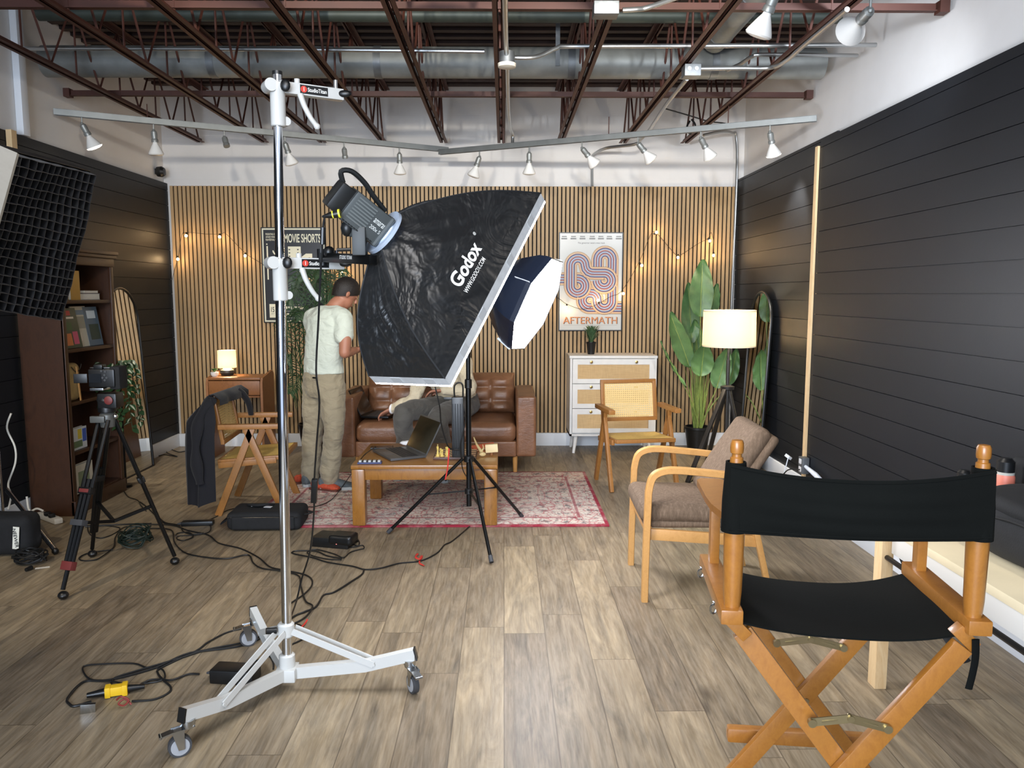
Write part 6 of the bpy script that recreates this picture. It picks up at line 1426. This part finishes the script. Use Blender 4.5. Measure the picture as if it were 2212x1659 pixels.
torso(b, [(hem + V(.0, 0, -.015), .182, .128), (hem + V(0, 0, .03), .178, .125), (wa + V(0, 0, .03), .170, .122), (ch + V(0, 0, -.03), .188, .128), (ch + V(0, 0, .05), .192, .126), (lerp(ch, nb, .72), .168, .105), (lerp(ch, nb, .93) + V(0, 0, .0), .095, .075), (nb + V(-.004, 0, .008), .068, .062)], u1)
for sh_, el_ in ((shR, elR), (shL, elL)):
    tub(b, [lerp(ch, sh_, .72) + V(0, 0, .04), sh_ + V(0, 0, -.005), lerp(sh_, el_, .52)], [.075, .074, .068])
to_ = b.build('t_shirt', TS, r, True); mod_remesh(to_, .008, 6); mod_noise(to_, .022, .11)
KH = cloth_mat('khaki_cotton', '#958a72', .10, 8, .6)
b = MB(); wb = V(hp.x, hp.y, .955)
torso(b, [(wb, .158, .115), (wb - V(0, 0, .09), .172, .132), (wb - V(0, 0, .17), .170, .135), (wb - V(0, 0, .22), .14, .11)], Rt)
for s_, k_, a_ in ((1, knR, ankR), (-1, knL, ankL)):
    h_ = hp + Rt * s_ * .082 - V(0, 0, .07)
    tub(b, [h_, lerp(h_, k_, .55) + V(0, -.0, 0), k_, lerp(k_, a_, .55), a_ + V(-.005, 0, -.02)], [.105, .094, .078, .074, .072])
tr_ = b.build('trousers', KH, r, True); mod_remesh(tr_, .009, 6); mod_noise(tr_, .03, .10)
MB().tube([wb + V(0, 0, -.0) + Rt * .150 * math.cos(a) + Fd * .108 * math.sin(a) for a in [2 * PI * k / 36 for k in range(37)]], .007, 8, sy=2).build('waistband', KH, tr_, True)
pk = hp + Rt * .085 - Fd * .150 + V(0, 0, -.01); MB().box(pk + V(0, 0, .0), (.05, .004, .012), Matrix((Rt, Fd, V(0, 0, 1))).transposed()).build('pocket_tab', K, tr_, True)
SHOE = P('grey_sneaker', '#4d5457', .7, var=.2, vs=60, bump=.3, bs=150); SOLE = P('pale_sole', '#a7aaa9', .6)
def shoe(a_, az, par, mat=SHOE):
    d = V(math.cos(az), math.sin(az), 0); s = V(-d.y, d.x, 0); o = V(a_.x, a_.y, .013)
    b = MB(); b.loft([ellring(o + d * t + V(0, 0, h), s, V(0, 0, 1), w_, hh, 20) for t, h, w_, hh in ((-.085, .05, .02, .03), (-.075, .05, .034, .045), (-.02, .055, .040, .052), (.05, .045, .043, .042), (.12, .033, .046, .03), (.165, .026, .040, .022), (.19, .022, .02, .014))])
    b.loft([ellring(o + d * -.02 + V(0, 0, z), s, d, .037, .045, 20) for z in (.06, .10)])
    q = b.build('shoe', mat, par, True); mod_remesh(q, .005, 4)
    b = MB(); sp = [(-.088, 0, .0), (-.07, .034, 0), (.04, .042, 0), (.13, .048, 0), (.18, .03, 0), (.197, 0, 0)]; out = [(x, y) for x, y, _ in sp] + [(x, -y) for x, y, _ in reversed(sp[1:-1])]
    b.loft([[o + d * x + s * y + V(0, 0, z) for x, y in out] for z in (.0, .022)]).build('sole', SOLE, par, True)
shoe(ankR, math.radians(8), r); shoe(ankL, math.radians(60), r)
MB().tube([V(ankR.x, ankR.y, .10) + V(.047 * math.cos(a), .047 * math.sin(a), 0) for a in [2 * PI * k / 20 for k in range(21)]], .006, 6, sy=1.4).build('sock', P('lime_sock', '#9fd04a', .8), r, True)
# orange shoes standing beside
q = E('sandal', 'orange red shoe on the rug beside the standing person', 'shoe', G(703, 1058, .0135), math.radians(-20))
o = MB().loft([ellring(V(t, 0, h), V(0, 1, 0), V(0, 0, 1), w_, hh, 18) for t, h, w_, hh in ((-.12, .035, .015, .02), (-.10, .035, .034, .032), (0, .032, .042, .03), (.08, .026, .045, .024), (.12, .02, .02, .012))]).build('upper', P('orange_knit', '#b5472a', .8, var=.25, vs=50, bump=.4, bs=120), q)
MB().box((0, 0, .008), (.25, .08, .015), None, .006).build('sole', P('brown_sole', '#5b2d20', .7), q)
q2 = dup(q, G(668, 1040, .0135), math.radians(35), 'second orange red shoe, behind the chair leg at the rug edge'); q['group'] = q2['group'] = 'pair of orange shoes on the rug'
# ---------- seated man leaning to the black laptop
r = E('person', 'seated person in a cream long-sleeved shirt and grey trousers reaching to the black laptop', 'person', (-.45, 6.8, .45))
pe = V(-.40, 6.84, .56); wa2 = V(-.43, 6.78, .68); ch2 = V(-.50, 6.68, .86); nb2 = V(-.56, 6.58, 1.02); hd2 = V(-.64, 6.48, 1.14)
u2 = V(.75, -.35, .25).normalized()
sR, sL = ch2 + V(-.15, -.02, .06), ch2 + V(.16, -.06, .08)
eR, wR = D(893, 862, 6.50), D(845, 884, 6.56); eL, wL = V(-.28, 6.42, .72), V(-.50, 6.38, .72)
b = MB(); head(b, hd2, V(-.7, -.5, -.5), V(-.2, -.1, 1), .97); tub(b, [nb2 + V(.01, .02, -.05), nb2, hd2 + V(.02, .02, -.05)], [.062, .056, .055])
torso(b, [(pe, .16, .12), (wa2, .15, .11), (ch2, .17, .12), (lerp(ch2, nb2, .7), .12, .09), (nb2, .06, .055)], u2)
for s_, e_, w_ in ((sR, eR, wR), (sL, eL, wL)): tub(b, [s_, lerp(s_, e_, .5), e_], [.05, .045, .038]); tub(b, [e_, lerp(e_, w_, .4), w_], [.038, .034, .024])
hand(b, wR, V(-.85, .12, -.5), V(0, -.3, -1), .18, .35, 1); hand(b, wL, V(-1, 0, -.1), V(0, -.2, -1), .18, .4, 1)
kR, aR = D(872, 893, 6.27), V(-.80, 6.36, .11); kL, aL = V(-.52, 6.16, .52), V(-.46, 6.30, .11)
for h_, k_, a_ in ((pe + V(-.09, -.03, -.02), kR, aR), (pe + V(.09, -.05, -.02), kL, aL)): tub(b, [h_, lerp(h_, k_, .5), k_, lerp(k_, a_, .5), a_], [.078, .066, .050, .044, .036])
bo = b.build('body', SK, r, True); mod_remesh(bo, .0055, 5)
hf = V(-.7, -.5, -.5).normalized(); hu = V(-.2, -.1, 1); hu = (hu - hf * hu.dot(hf)).normalized(); M3 = Matrix((hf.cross(hu), hf, hu)).transposed(); hd_keep = hd; hd = hd2
ho = MB().grid(hairf, 48, 24).build('hair', HAIR, r, True, 80); mod_solid(ho, .007, 1); hd = hd_keep
SHC = cloth_mat('cream_cotton', '#cfc3a8', .07, 10, .6)
b = MB(); torso(b, [(lerp(pe, wa2, .3), .185, .14), (wa2, .178, .135), (ch2, .195, .14), (lerp(ch2, nb2, .65), .16, .11), (nb2 + V(0, 0, -.01), .07, .065)], u2)
for s_, e_, w_ in ((sR, eR, wR), (sL, eL, wL)):
    tub(b, [lerp(ch2, s_, .6), s_, lerp(s_, e_, .5), e_, lerp(e_, w_, .5), lerp(e_, w_, .93)], [.07, .072, .062, .056, .050, .040])
so_ = b.build('shirt', SHC, r, True); mod_remesh(so_, .008, 5); mod_noise(so_, .03, .09)
MB().tube([lerp(eR, wR, .96) + V(.012 * math.cos(a), .034 * math.cos(a), .034 * math.sin(a)) for a in [2 * PI * k / 20 for k in range(21)]], .010, 8).build('wrist_cuff', P('white_cuff', '#e9e9ec', .6), r, True)
GT = cloth_mat('grey_cotton', '#53514d', .12, 9, .5)
b = MB(); torso(b, [(pe + V(0, 0, .08), .175, .13), (pe, .19, .15), (pe + V(0, 0, -.05), .16, .12)], u2)
for s_, k_, a_ in ((-1, kR, aR), (1, kL, aL)):
    h_ = pe + V(s_ * .09, -.04, -.02); tub(b, [h_, lerp(h_, k_, .5), k_, lerp(k_, a_, .5), a_], [.105, .095, .082, .075, .068])
go_ = b.build('trousers', GT, r, True); mod_remesh(go_, .009, 5); mod_noise(go_, .03, .12)
MB().tube([pe + V(0, 0, .085) + u2 * .18 * math.cos(a) + V(.3, .9, 0).normalized() * .135 * math.sin(a) for a in [2 * PI * k / 36 for k in range(37)]], .006, 8, sy=2.4).build('belt', K, r, True)
shoe(aR, math.radians(-110), r, K); shoe(aL, math.radians(-95), r, K)
